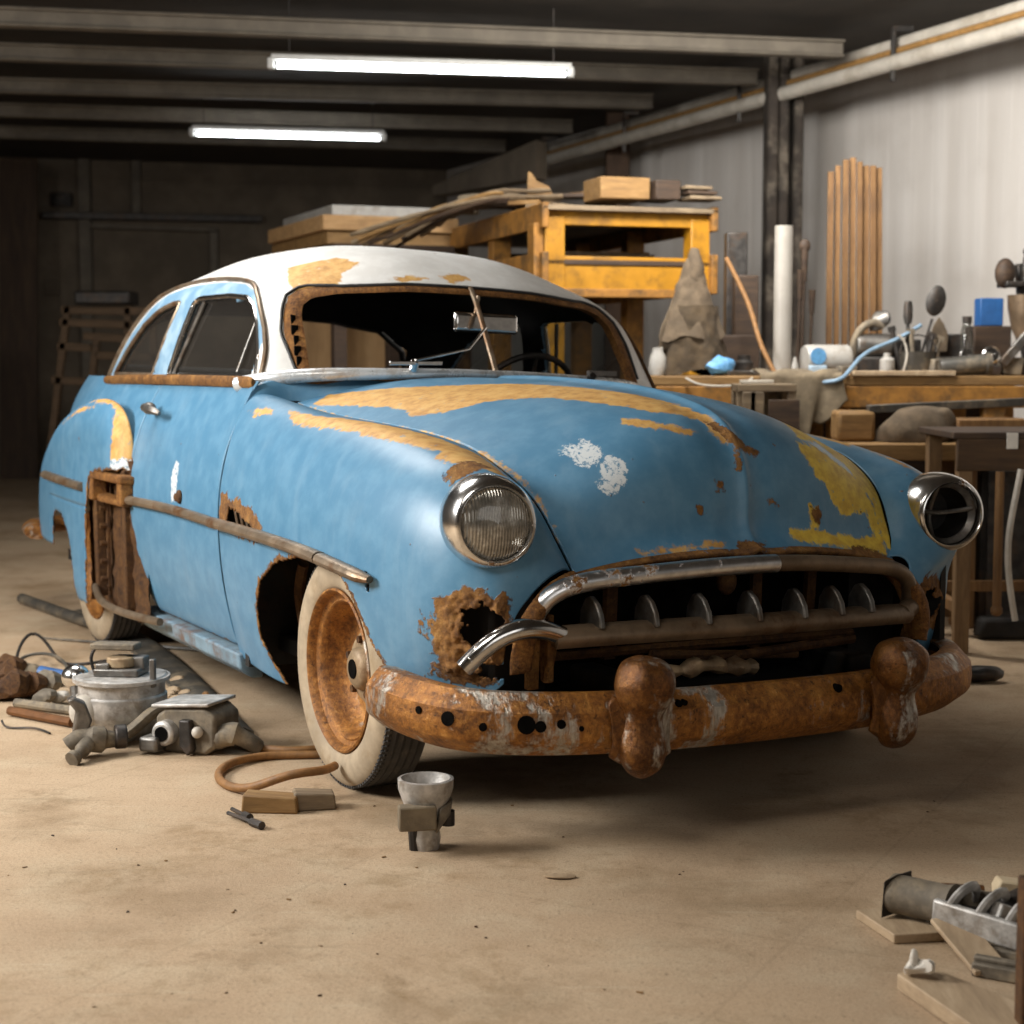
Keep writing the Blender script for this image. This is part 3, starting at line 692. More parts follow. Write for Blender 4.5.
# side windows: chrome reveal, glass, vent bar, drip rail
for side in (-1, 1):
    for poly, nm in ((DW, 'door_window'), (QW, 'quarter_window')):
        d = dense(poly, 70)
        pts = [(x, shell_y(x, z, side) - side * .004, z) for x, z in d]
        w = MB().tube(pts, .011, 8, closed=True).build(nm, M['trim'] if nm == 'quarter_window' else M['chrome_worn'], car)
        ins = [(x, y - side * .012, z) for x, y, z in pts]
        MB().add(ins, [tuple(range(len(ins)))]).build('pane', M['glass'], w, smooth=False)
        if nm == 'door_window':
            for (x0, z0), (x1, z1), r_ in (((-1.325, 1.225), (-1.285, 1.42), .0055), ((-2.04, 1.205), (-1.87, 1.495), .009)):
                MB().tube([(x0, shell_y(x0, z0, side) - side * .006, z0), (x1, shell_y(x1, z1, side) - side * .006, z1)], r_, 8).build('vent_bar', M['steel'], w)
    dr = [(-1.125, 1.19), (-1.145, 1.28), (-1.195, 1.375), (-1.26, 1.447), (-1.325, 1.498), (-1.40, 1.538), (-1.52, 1.567), (-1.95, 1.59), (-2.25, 1.585), (-2.52, 1.56), (-2.78, 1.505), (-3.03, 1.40), (-3.22, 1.27), (-3.3, 1.2)]
    dd = curve([(x, 0, z) for x, z in dr], 60)
    MB().tube([(x, shell_y(x, z, side) + side * .008, z) for x, _, z in dd], .0095, 8).build('drip_rail', M['rust_dark'] if side > 0 else M['trim'], car)

# --- flanks: door and quarter panel share one section
SEC = [(-.90, .20), (-.93, .28), (-.965, .38), (-.99, .50), (-1.004, .65), (-1.0, .80), (-.97, .95), (-.92, 1.07), (-.875, 1.15), (-.845, 1.195)]
def flank(x0, x1, n, shrink):
    G = []
    for x in np.linspace(x0, x1, n):
        k, zk = shrink(x); G.append([(x, y * k, 1.2 - (1.2 - z) * zk) for y, z in SEC])
    return G
def shrink(x):
    t = max(0, (-2.4 - x)) / 1.7; return 1 - .20 * t ** 2, 1 - .25 * t
DX0, DX1 = -1.03, -2.16
for side in (-1, 1):
    for nm, x0, x1, n in (('door', DX0, DX1, 5), ('quarter_panel', DX1 - .010, -4.12, 9)):
        G = np.array(flank(x0, x1, n, shrink))
        if nm == 'door':
            G[..., 0] += np.where(G[..., 0] < -1.9, np.clip((.62 - G[..., 2]) * .35, 0, .2) ** 1.0, 0)   # rear edge of the door kicks forward at the bottom
            G[:, :, 2] = np.maximum(G[:, :, 2], .262)
        Pp = patch(G, 150, 130); Vp = Pp.reshape(-1, 3)
        la = layers(nm + '_near', Pp, (0, 2)) if side < 0 else {}
        cut = None
        if nm == 'quarter_panel':
            cut = sdf(Vp[:, [0, 2]], [(-2.05, .1), (-2.05, .80), (-2.2, .85), (-2.45, .86), (-2.78, .80), (-3.4, .75), (-3.45, .1)]) if side < 0 else sdf(Vp[:, [0, 2]], [(-2.6, .1), (-2.6, .6), (-3.4, .6), (-3.4, .1)])
            if side < 0: cut = cut + ragged(Vp, .01); mx(la, 'rust', np.where(Vp[:, 0] > -2.7, cut + .03, -1))
        else:
            mx(la, 'rust', (.274 - Vp[:, 2]))
        if side > 0: Pp = mirror(Pp)
        o = sheet(nm, Pp, M['blue'], car, .006, cut=cut, attrs=la, flip=(side < 0))
        if nm == 'door':
            h = MB(); yb = -side * -.93
            y0 = side * .952
            h.sphere((-2.0, y0 + side * .012, 1.075), .028, 12, sc=(1.5, 1, .9)); h.tube(curve([(-2.0, y0 + side * .03, 1.078), (-1.95, y0 + side * .045, 1.078), (-1.84, y0 + side * .045, 1.07), (-1.80, y0 + side * .03, 1.06)], 14), [.017] * 11 + [.015, .013, .008], 8)
            h.build('door_handle', M['steel'], o)
            if side < 0:
                lk = MB(); lk.sphere((-1.47, -1.008, .765), .022, 12, sc=(1, .6, 1.2)); lk.sphere((-1.51, -1.008, .76), .016, 10, sc=(1.4, .6, 1)); lk.build('trim_clip', M['rust_dark'], o)
                tr = curve([(-2.17, -1.018, .705), (-1.6, -1.022, .715), (-1.045, -1.024, .708)], 30)
                MB().tube(tr, [.024] * 28 + [.023, .022], 12, flat=.75).build('side_trim', M['trim'], o)
    # belt strip and rocker
    bs = curve([(-1.05, side * .858, 1.19), (-1.12, side * .862, 1.19), (-1.5, side * .866, 1.19), (-2.2, side * .87, 1.188), (-2.8, side * .856, 1.182), (-3.2, side * .82, 1.175), (-3.42, side * .765, 1.172)], 60)
    MB().tube(bs, [.008] + [.012] * 58 + [.01], 12, flat=1.75).build('belt_trim', M['rust'] if side < 0 else M['rust_dark'], car)
    rk = MB(); sec = [(-.955, .255), (-.945, .20), (-.90, .165), (-.86, .165), (-.86, .26)]
    rk.prism([(-.98, y * -side, z) for y, z in sec], (-1.3, 0, 0)); rk.build('rocker_panel', M['rocker'] if side < 0 else M['dark_metal'], car, bevel=.008)

# rear fender
RO = np.array([(-2.25, .20), (-2.20, .38), (-2.18, .65), (-2.18, .85), (-2.22, .97), (-2.31, 1.05), (-2.47, 1.092), (-2.7, 1.097), (-3.1, 1.05), (-3.5, .965), (-3.85, .83), (-4.05, .67), (-4.10, .52), (-4.05, .40), (-3.8, .28), (-3.0, .16), (-2.5, .14)])
ex = np.concatenate([RO[-4:], RO, RO[:4]]); t = chord(ex); RO2 = spline_eval(t, ex, np.linspace(t[4], t[4 + len(RO)], 300, endpoint=False))
cen = np.stack([np.clip(RO2[:, 0] * .72 - .84, -3.5, -2.55), np.full(300, .64)], 1)
vv = (np.linspace(0, 1, 46) ** 1.7)
def ybase(x): t_ = np.maximum(0, -2.7 - x) / 1.4; return -.965 + .10 * t_ ** 2
PR = np.zeros((300, 46, 3))
for k, v in enumerate(vv):
    q = RO2 * (1 - v) + cen * v
    dist = np.linalg.norm(q - RO2, axis=1)
    s_ = np.clip(dist / .17, 0, 1); prof = np.sqrt(np.clip(1 - (1 - s_) ** 2.2, 0, 1))
    PR[:, k, 0] = q[:, 0]; PR[:, k, 2] = q[:, 1]; PR[:, k, 1] = ybase(q[:, 0]) - .085 * prof - .012
VR = PR.reshape(-1, 3)
for side in (-1, 1):
    la = layers('rear_fender_near', PR, (0, 2)) if side < 0 else {}
    low = np.where(VR[:, 0] < -3.35, .405, .215) - VR[:, 2]
    arch = sdf(VR[:, [0, 2]], [(-3.43, .2), (-3.43, .53), (-3.35, .565), (-3.2, .56), (-3.06, .50), (-3.0, .42), (-2.96, .33), (-2.90, .1)])
    cut = np.maximum(low, arch)
    if side < 0:
        cav = sdf(VR[:, [0, 2]], [(-1.9, .1), (-1.9, .80), (-2.2, .815), (-2.50, .80), (-2.62, .76), (-2.68, .6), (-2.70, .3), (-2.72, .1)]) + ragged(VR, .012, 30)
        mx(la, 'rust', np.maximum(cav + .014, np.where(VR[:, 0] < -2.6, arch + .012, -1)))
        cut = np.maximum(cut, cav)
    P2 = PR if side < 0 else mirror(PR)
    rf = sheet('rear_fender', wrap(np.swapaxes(P2, 0, 1)), M['blue'], car, .006,
               cut=wrap(np.swapaxes(cut.reshape(300, 46), 0, 1)).reshape(-1), attrs={k: wrap(np.swapaxes(v.reshape(300, 46), 0, 1)).reshape(-1) for k, v in la.items()}, flip=(side < 0))
    if side < 0:
        MB().tube(curve([(-3.62, -1.035, .728), (-3.2, -1.062, .728), (-2.72, -1.064, .722)], 20), [.008, .016] + [.026] * 18, 12, flat=.75).build('side_trim', M['trim'], rf)
    tl = MB(); tl.sphere((-4.2, side * .86, .56), .06, 16, sc=(1.2, .8, .8)); tl.sphere((-4.17, side * .88, .64), .04, 12, sc=(.8, .8, 1.8)); tl.build('tail_light', M['hub'], car)

# rusted dogleg behind the missing stone guard
dg = MB()
xs = np.linspace(-2.04, -2.86, 34); zs = np.linspace(.22, .86, 36)
Pg = np.array([[(x + (.62 - z) * .12 * (z < .62) * (x > -2.4), -.985 + .05 * math.sin((x + 2.1) * 9) * .4 + .012 * ((int((x + 3) * 40) % 6) < 2), z) for z in zs] for x in xs])
Pg[..., 1] += (fnoise(Pg.reshape(-1, 3) * 22) * .03).reshape(Pg.shape[:2])
dg.grid(Pg); dgo = dg.build('rusted_dogleg', M['rust_dark'], car, angle=50)
for x, w in ((-2.66, .05), (-2.2, .05)):
    MB().beam((x, -1.0, .26), (x - .01, -1.01, .82), w, .04, up=(0, 1, 0)).rough(.006, 20).build('reinforcing_rib', M['rust_dark'], dgo, bevel=.006)
d2 = MB()
d2.box((-2.6, -.985, .53), (.03, .012, .45))
for k in range(6): d2.cyl((-2.6, -.99, .34 + k * .075), (-2.6, -1.02, .34 + k * .075), .011, n=8)
d2.build('rivet_strip', M['rust_dark'], dgo)
d3 = MB(); d3.box((-2.36, -1.03, .79), (.50, .07, .035)); d3.box((-2.36, -1.02, .69), (.44, .05, .03)); d3.box((-2.58, -1.03, .745), (.05, .07, .13)); d3.box((-2.15, -1.03, .745), (.05, .06, .12)); d3.rough(.014, 16)
d3.build('rusted_bracket', M['rust_fine'], dgo, bevel=.01)
MB().tube(curve([(-2.66, -1.03, .30), (-2.45, -1.06, .268), (-2.1, -1.05, .258), (-1.78, -1.0, .262)], 24), .016, 10).build('loose_moulding', M['trim'], car)

# --- trunk, tail
tk = []
for x, z, w in ((-3.55, 1.19, .78), (-3.85, 1.16, .74), (-4.1, 1.06, .70), (-4.27, .90, .67), (-4.33, .72, .66), (-4.34, .5, .66)):
    tk.append([(x + .06 * (y / w) ** 2, y, z - .05 * (y / w) ** 2) for y in np.linspace(-w, w, 9)])
sheet('trunk_lid', patch(tk, 40, 50), M['blue'], car, .01)
rb = MB(); rb.tube(curve([(-4.0, -.98, .42), (-4.35, -.85, .42), (-4.45, 0, .42), (-4.35, .85, .42), (-4.0, .98, .42)], 40), .07, 12, flat=.6); rb.build('rear_bumper', M['bumper'], car)

# --- cowl and the bright strip round the foot of the windscreen
ca = [(-1.02, -.92, 1.075), (-1.017, -.85, 1.145), (-1.0, -.725, 1.118), (-.95, -.575, 1.152), (-.88, -.4, 1.192), (-.80, 0, 1.218)]
cb = [(-1.03, -.868, 1.165), (-1.045, -.80, 1.195), (-1.035, -.72, 1.20), (-.985, -.58, 1.208), (-.91, -.4, 1.215), (-.83, 0, 1.235)]
ca = ca + [(x, -y, z) for x, y, z in ca[-2::-1]]; cb = cb + [(x, -y, z) for x, y, z in cb[-2::-1]]
cg = [[(x + .05, y, z - .015) for x, y, z in ca], ca, cb, [(x - .05, y * .98, z + .01) for x, y, z in cb]]
cq = np.array(cg); cA = np.array([curve(r_, 120) for r_ in cq]); cA = np.concatenate([cA[:1] * (1 - t_) + cA[1:2] * t_ for t_ in (0, .5)] + [cA[1:2] * (1 - t_) + cA[2:3] * t_ for t_ in np.linspace(0, 1, 10)] + [cA[3:]], 0)
sheet('cowl', cA, M['blue'], car, 0, flip=True)
st = curve([(-1.20, -.865, 1.18), (-1.10, -.80, 1.20), (-.985, -.66, 1.222), (-.87, -.38, 1.236), (-.815, 0, 1.246), (-.87, .38, 1.236), (-.985, .66, 1.222), (-1.10, .80, 1.20), (-1.2, .865, 1.18)], 90)
MB().tube(st, [.016 + .012 * abs(k - 44.5) / 44.5 for k in range(90)], 12, flat=1.0).build('cowl_trim', M['white_trim'], car)

# --- wipers, mirror, steering wheel, dash, seats
wp = MB(); wp.tube([(-.84, -.33, 1.25), (-.82, -.33, 1.285)], .016, 10); wp.tube([(-.82, -.33, 1.285), (-.85, -.10, 1.335), (-.91, .0, 1.42)], .006, 8); wp.beam((-.80, -.44, 1.272), (-.83, -.22, 1.280), .010, .014); wp.build('wiper', M['chrome'], car, bevel=.004)
wp = MB(); wp.tube([(-.86, .42, 1.24), (-.84, .42, 1.26)], .016, 10); wp.beam((-.84, .40, 1.265), (-1.0, .62, 1.27), .012, .02); wp.build('wiper', M['steel_dark'], car)
mr = MB(); mr.box((-1.0, .045, 1.44), (.03, .27, .075)); mo = mr.build('rear_view_mirror', M['chrome'], car, bevel=.02, seg=4)
MB().tube([(-1.0, 0, 1.46), (-.99, .01, 1.54)], .008, 8).build('mirror_stem', M['trim'], mo)
sw = MB(); Ms = Matrix.Translation((-1.28, .36, 1.15)) @ Euler((0, R(-58), 0)).to_matrix().to_4x4()
sw.tube([Ms @ Vector((.215 * math.cos(a), .215 * math.sin(a), 0)) for a in np.linspace(0, 2 * math.pi, 48, endpoint=False)], .013, 10, closed=True)
swo = sw.build('steering_wheel', M['steel_dark'], car)
sp = MB()
for a in (0, 120, 240): sp.tube([Ms @ Vector((0, 0, -.03)), Ms @ Vector((.21 * math.cos(R(a)), .21 * math.sin(R(a)), 0))], .008, 8)
sp.tube([Ms @ Vector((0, 0, 0)), Ms @ Vector((0, 0, -.5))], .025, 10); sp.build('spokes_and_column', M['steel_dark'], swo)
da = MB(); da.prism([(-1.05, -.66, 1.18), (-1.16, -.66, 1.15), (-1.20, -.66, 1.03), (-1.14, -.66, .80), (-1.05, -.66, .80)], (0, 1.32, 0)); da.build('dashboard', M['headliner'], car, bevel=.03, seg=3)
for x, nm in ((-1.85, 'front_seat'), (-2.95, 'rear_seat')):
    s_ = MB(); s_.box((x + .02, 0, .48), (.6, 1.45, .24)); so = s_.build(nm, M['leather'], car, bevel=.07, seg=4)
    b_ = MB(); b_.box((x - .33, 0, .80), (.18, 1.45, .55), rot=(0, R(-12), 0)); b_.build('backrest', M['leather'], so, bevel=.07, seg=4)
# dark inner hull: floor pan, firewall, wheel wells, engine bay
fl = MB(); fl.box((-2.35, 0, .30), (3.3, 1.66, .05)); fl.build('floor_pan', M['dark_metal'], car)
fw_ = MB(); fw_.box((-1.02, 0, .73), (.05, 1.62, .80)); fw_.build('firewall', M['dark_metal'], car)
ps = MB(); ps.box((-3.55, 0, .9), (.05, 1.3, .55)); ps.box((-3.8, 0, .45), (.7, 1.3, .1)); ps.build('parcel_shelf', M['headliner'], car)
for s in (-1, 1):
    w_ = MB(); w_.box((-.18, s * .58, .62), (1.0, .05, .56)); w_.box((-.92, s * .76, .62), (.04, .36, .80)); w_.box((.44, s * .68, .56), (.04, .34, .46)); w_.box((.56, s * .80, .56), (.25, .02, .34)); w_.build('inner_fender', M['dark_metal'], car)
    sh = MB(); sh.tube([(-.30, s * .80, .40), (-.36, s * .80, .78)], .014, 8); sh.tube(curve([(-.62, s * .84, .60), (-.66, s * .84, .50), (-.62, s * .84, .40)], 10), .02, 8); sh.box((-.55, s * .80, .66), (.1, .08, .05)); sh.beam((-.7, s * .78, .40), (.1, s * .7, .36), .06, .08); sh.build('chassis_bracket', M['rust_dark'], car)
fm = MB()
for s in (-1, 1): fm.beam((.75, s * .42, .36), (-3.9, s * .42, .33), .09, .12)
fm.beam((.05, -.6, .30), (.05, .6, .30), .12, .10); fm.beam((-3.02, -.7, .35), (-3.02, .7, .35), .1, .1); fm.box((.1, 0, .72), (.75, .5, .45)); fm.box((.60, 0, .33), (.55, 1.35, .02)); fm.box((.1, 0, .31), (.8, 1.0, .02)); fm.build('chassis_frame', M['dark_metal'], car, bevel=.01)
rd = MB(); rd.box((.50, 0, .62), (.06, 1.1, .50)); rdo = rd.build('radiator', M['dark'], car)
rr = MB()
for y in (-.38, .13, .33): rr.beam((.60, y, .44), (.62, y, .74), .035, .02, up=(1, 0, 0))
rr.tube([(.66, -.6, .47), (.67, .45, .475)], .014, 8); rr.tube([(.74, -.18, .44), (.76, .38, .475)], .016, 8); rr.tube([(.70, -.3, .46), (.72, .2, .43)], .014, 8)
rr.rough(.006, 18); rr.build('support_rod', M['rust_dark'], rdo)
rl = MB(); rl.sphere((.70, -.04, .66), .035, 14, sc=(.8, .9, 1.2)); rl.tube([(.66, -.04, .70), (.70, -.04, .735)], .012, 8); rl.build('hood_latch', M['rust_dark'], rdo)
rg = MB(); rg.tube(curve([(.82, -.35, .425), (.83, -.22, .44), (.80, -.1, .43), (.78, 0, .42)], 16), [.022 + .008 * math.sin(k * 1.7) for k in range(16)], 10); rg.rough(.008, 30); rg.build('rag', M['hub'], rdo)

# --- grille
gs = []
for s in (-1, 1):
    a = curve([(.735, s * .575, .712), (.765, s * .66, .69), (.78, s * .725, .645), (.785, s * .77, .59), (.785, s * .79, .53), (.77, s * .79, .45)], 40)
    b = curve([(.74, s * .545, .685), (.775, s * .625, .665), (.79, s * .68, .625), (.795, s * .715, .575), (.795, s * .73, .52), (.78, s * .73, .46)], 40)
    c_ = [(x - .06, y * .99, z) for x, y, z in b]
    gq = np.array([a, (a + b) / 2 + np.array([.014, 0, 0]), b, c_]); gq = patch(np.swapaxes(gq, 0, 1), 60, 16); gq[..., 1] *= np.where(gq[..., 1] > 0, .83, 1)
    gq = gq + np.stack([fnoise(gq.reshape(-1, 3) * 40) * .012, 0 * gq[..., 0].ravel(), 0 * gq[..., 0].ravel()], 1).reshape(gq.shape)
    MB().grid(gq).build('grille_surround', M['rust_fine'], car, solid=.004, angle=60)
UB = curve([(.755, -.715, .565), (.775, -.70, .625), (.795, -.635, .675), (.82, -.45, .703), (.845, -.2, .72), (.852, 0, .725), (.845, .2, .72), (.82, .45, .703), (.795, .635, .675), (.775, .70, .625), (.755, .715, .565)], 121)
def bar(path, w, h, sec, name, mat, ext=None):
    path = np.array(path); path[:, 1] *= np.where(path[:, 1] > 0, .83, 1)
    """sweep a section (forward, up) along a path across the nose"""
    path = np.asarray(path); T = np.gradient(path, axis=0); T /= np.linalg.norm(T, axis=1, keepdims=True)
    X = np.array([1.0, 0, 0]); rows = []; pu = None
    for k, (p, t_) in enumerate(zip(path, T)):
        x = X - t_ * (X @ t_); x /= np.linalg.norm(x); u = np.cross(x, t_); u /= np.linalg.norm(u)
        if (u[2] < 0) if pu is None else (u @ pu < 0): u = -u
        pu = u
        sc = 1.0 if ext is None else ext(k / (len(path) - 1))
        rows.append([p + x * a * w * sc + u * b * h * sc for a, b in sec])
    m = MB(); n_ = len(sec); m.grid(np.array(rows), cv=True)
    m.f.append(list(range(n_))); m.mi.append(0); e = (len(path) - 1) * n_; m.f.append([e + i for i in range(n_)][::-1]); m.mi.append(0)
    return m.build(name, mat, car, angle=45)
DS = [(math.cos(a) * .5, math.sin(a) * .5) for a in np.linspace(-1.9, 1.9, 13)] + [(-.25, .3), (-.25, -.3)]
bar(UB[:63], .055, .052, DS, 'grille_upper_bar', M['chrome_pit'])['label'] = 'bright chromed half of the upper grille bar'
bar(UB[62:], .05, .048, DS, 'grille_upper_bar', M['bar'])['label'] = 'brown rusted half of the upper grille bar'
LB = curve([(.785, -.665, .545), (.83, -.4, .553), (.855, 0, .556), (.83, .4, .553), (.785, .665, .545)], 70)
lb_ = bar(LB, .085, .058, [(-.3, .45), (0, .5), (.3, .38), (.48, .05), (.46, -.25), (.3, -.5), (-.3, -.5)], 'grille_lower_bar', M['bar'])
for y in (-.545, -.385, -.222, -.055, .105, .245, .365):
    x = float(np.interp(y, LB[:, 1], LB[:, 0])); z = .578
    pr = [(x - .075, y, z - .01), (x - .07, y, z + .03), (x - .045, y, z + .065), (x - .02, y, z + .072), (x + .01, y, z + .055), (x + .032, y, z + .025), (x + .04, y, z - .012)]
    MB().prism([(a, b - .009, c__) for a, b, c__ in pr], (0, .018, 0)).build('grille_tooth', M['steel'], lb_, bevel=.006, seg=3)
for s in (-1, 1):
    ep = curve([(.80, s * .645, .548), (.805, s * .72, .572), (.80, s * .80, .568), (.785, s * .87, .53), (.765, s * .925, .475)], 40) if s < 0 else curve([(.80, s * .645, .548), (.78, s * .70, .56), (.755, s * .75, .545), (.735, s * .79, .51), (.72, s * .81, .465)], 40)
    bar(ep if s < 0 else ep[::-1], .055, .058, DS, 'grille_end', M['chrome'] if s < 0 else M['bar'], (lambda t_: 1.0) if s > 0 else (lambda t_: 1 - .25 * abs(t_ - .4)))['label'] = 'curved chrome end of the lower grille bar' if s < 0 else 'rust-brown curved end of the lower grille bar'
sb = MB(); sb.beam((.74, -.70, .56), (.73, -.70, .40), .04, .02); sb.beam((.76, -.64, .54), (.74, -.66, .42), .035, .015); sb.beam((.74, -.66, .42), (.74, -.66, .60), .02, .05); sb.rough(.006, 25); sb.build('grille_bracket', M['rust'], car, bevel=.004)

# --- bumper
BP = curve([(.44, -1.035, .355), (.60, -1.02, .350), (.76, -.97, .345), (.87, -.85, .34), (.94, -.65, .335), (.98, -.35, .33), (.995, 0, .33), (.98, .30, .33), (.94, .54, .335), (.865, .72, .342), (.76, .825, .346), (.60, .885, .35), (.42, .90, .352)], 150)
BSEC = [(-.06, .078), (-.02, .086), (-.008, .083), (.024, .046), (.030, .038), (.034, .0), (.030, -.034), (.024, -.043), (-.018, -.080), (-.045, -.084), (-.045, -.075), (-.015, -.068), (.015, -.03), (.02, .0), (.012, .035), (-.012, .07), (-.06, .07)]
BP[:, 1] *= np.where(BP[:, 1] > 0, .97, 1)
T = np.gradient(BP, axis=0); T[:, 2] = 0; T /= np.linalg.norm(T, axis=1, keepdims=True)
OUT = np.stack([T[:, 1], -T[:, 0], 0 * T[:, 0]], 1)
rows = [[p + o_ * a * 1.05 + np.array([0, 0, b]) for a, b in BSEC] for p, o_ in zip(BP, OUT)]
bm_ = MB(); bm_.grid(np.array(rows), cv=True); n_ = len(BSEC)
bmp = bm_.build('front_bumper', M['bumper'], car, angle=28)
def on_bumper(y, f, b, front=True):
    k = int(np.argmin(np.abs(BP[:, 1] - y))); p, o_ = BP[k], OUT[k]; return Vector(p + o_ * f + np.array([0, 0, b])), Vector(o_)
hl = MB()
for y, b, r_ in ((-1.0, .02, .010), (-.955, .012, .019), (-.90, .0, .011), (-.80, .01, .024), (-.775, .006, .015), (-.72, .012, .012), (-.68, .0, .007), (-.50, .052, .011), (-.40, .052, .010), (-.375, .054, .008), (.12, .055, .012), (.40, .045, .007), (.43, .035, .007), (.78, .0, .010)):
    p, o_ = on_bumper(y, .032 if b < .03 else .022, b); hl.cyl(p - o_ * .02, p + o_ * .0055, r_, n=16)
hl.build('bolt_hole', M['dark'], bmp)
for y in (-.515, .31):
    p, o_ = on_bumper(y, .03, .022)
    tv_ = Vector((-o_.y, o_.x, 0))
    Mg = Matrix(((o_.x, tv_.x, 0, p.x), (o_.y, tv_.y, 0, p.y), (0, 0, 1, p.z), (0, 0, 0, 1)))
    # a knob standing on a broad bulging shank with a winged back plate
    gm = MB(); rows = []
    for zc, wx, wy, xo in ((.168, .004, .004, .035), (.163, .035, .035, .037), (.148, .062, .06, .04), (.12, .080, .075, .042), (.085, .082, .078, .04), (.05, .072, .070, .036), (.022, .058, .058, .028), (.0, .054, .056, .024), (-.03, .058, .060, .026), (-.065, .062, .064, .03), (-.10, .058, .060, .03), (-.13, .044, .046, .024), (-.148, .024, .026, .018), (-.155, .004, .004, .014)):
        ring = []
        for a in np.linspace(0, 2 * math.pi, 40, endpoint=False):
            ca_, sa_ = math.cos(a), math.sin(a)
            crease = 1 - .10 * math.exp(-(math.sin(a / 2 - 0) / .16) ** 2) * (1 if .02 < zc < .15 else .5)
            ring.append((xo + wx * ca_ * crease, wy * sa_, zc))
        rows.append(ring)
    Pq = patch(rows, 60, 40)
    gm.grid(np.array([[tuple(Mg @ Vector(q)) for q in r_] for r_ in Pq]), cv=True); gm.rough(.004, 22)
    gu = gm.build('bumper_guard', M['guard'], bmp, angle=60)
    wg = MB()
    for s in (-1, 1):
        w_ = [(.0, .075 * s, .065), (.012, .098 * s, .045), (.01, .085 * s, .0), (.01, .082 * s, -.06), (.006, .09 * s, -.095), (0, .05 * s, -.12), (.03, .04 * s, -.05), (.03, .045 * s, .03)]
        wg.prism([Mg @ Vector(q) for q in w_], Mg.to_3x3() @ Vector((.016, 0, 0)))
    wg.rough(.003, 25); wg.build('guard_flange', M['guard'], gu, bevel=.006)
br = MB()
for s in (-1, 1): br.beam((.92, s * .42, .34), (.55, s * .42, .34), .05, .07)
br.build('bumper_bracket', M['rust_dark'], bmp)

# --- wheels
def wheel(x, s, steer=0.0):
    root = empty('wheel'); root.parent = car; root.location = (x - (.02 if s < 0 else 0), s * (.88 if (x > -1 and s < 0) else .855), .360); root.rotation_euler = (0, 0, R(steer))
    Mw = Euler((R(90 if s < 0 else -90), 0, 0)).to_matrix().to_4x4()   # local z becomes outwards
    rt, W = .345, .085; Mw = Mw @ Matrix.Scale(1.045, 4)
    t = MB(); prof = [(.232, W * .72), (.25, W * .95), (.285, W * 1.02), (.312, W * .95), (.330, W * .78)]
    k = [(.345 - (.006 if j % 2 else 0), W * (.70 - j * .14)) for j in range(11)]
    t.lathe(prof[4:] + [(r_, z_) for r_, z_ in k] + [(.330, -W * .78), (.30, -W * .98), (.25, -W * .95), (.225, -W * .7)], 96, Mw, caps=False)
    tr = t.build('tire', M['tire'], root, angle=40)
    # shoulder blocks
    sb_ = MB()
    for q in range(120):
        a = 2 * math.pi * q / 120
        sb_.box((.3385 * math.cos(a), .3385 * math.sin(a), W * .70), (.010, .010, .02), rot=(0, 0, a), M=Mw)
    sb_.build('tread_shoulder', M['tire'], tr)
    ww = MB().lathe([(.232, W * .70), (.238, W * .86), (.252, W * .98), (.285, W * 1.04), (.315, W * .99), (.334, W * .84), (.337, W * .79)], 96, Mw, caps=False).build('whitewall', M['whitewall'], tr)
    ww['label'] = 'dusty cream whitewall'
    rm = MB().lathe([(.238, W * .86), (.240, W * .97), (.234, W * 1.01), (.228, W * .95), (.222, W * .70), (.208, W * .62), (.203, W * .66), (.198, W * .62), (.192, W * .40), (.184, W * .10), (.174, W * -.22), (.160, W * -.34), (.135, W * -.34), (.112, W * -.20), (.098, W * -.18), (.088, W * -.25), (.0001, W * -.25)], 96, Mw, caps=False)
    rmo = rm.build('rim', M['rim'], root, angle=40)
    Mh = Mw @ Matrix.Translation((0, 0, -W * .30)); Mh = Mh @ Matrix.Diagonal((1.3, 1.3, .9, 1)); hb = MB().lathe([(.082, 0), (.082, W * .18), (.070, W * .36), (.055, W * .42), (.05, W * .42), (.046, W * .62), (.036, W * .75), (.0001, W * .77)], 48, Mh, caps=False)
    hbo = hb.build('hub', M['hub'], root, angle=40)
    for q in range(5):
        a = 2 * math.pi * q / 5 + .3; p = Vector((.066 * math.cos(a), .066 * math.sin(a), 0))
        MB().cyl(p + Vector((0, 0, W * .3)), p + Vector((0, 0, W * .55)), .009, n=6, M=Mh).build('lug_nut', M['rust_dark'], hbo)
    cap = MB().cyl((0, 0, W * .76), (0, 0, W * .8), .022, n=20, M=Mh); cap.build('axle_end', M['dark'], hbo)
    return root
for x, s in ((0, -1), (0, 1), (-3.03, -1), (-3.03, 1)): wheel(x, s)

# long moulding along the front fender
ft = curve([(-1.02, -1.028, .708), (-.6, -1.036, .708), (-.2, -1.036, .70), (.02, -1.035, .69)], 40)
fo = MB(); fo.tube(ft, .026, 12, flat=.75); fo.tube([(.03, -1.035, .688), (.25, -1.03, .672), (.30, -1.028, .668), (.345, -1.012, .662)], [.026, .025, .024, .014], 12, flat=.75)
fo.build('fender_trim', M['trim'], car)
fr_ = MB()
for k in range(5): fr_.beam((-.86 + k * .055, -.985, .70), (-.865 + k * .055, -.995, .765 - k * .008), .018, .008, up=(0, 1, 0))
fr_.build('exposed_rib', M['trim'], car, bevel=.003)

# the old body sits a touch lower on its left flank
for o in car.children_recursive:
    if o.type == 'MESH' and not (o.parent and (o.parent.name.startswith('wheel') or (o.parent.parent and o.parent.parent.name.startswith('wheel')))):
        me = o.data; co = np.empty(len(me.vertices) * 3, np.float32); me.vertices.foreach_get('co', co); co = co.reshape(-1, 3)
        co[:, 2] *= 1 - .03 * co[:, 1]; me.vertices.foreach_set('co', co.ravel()); me.update()
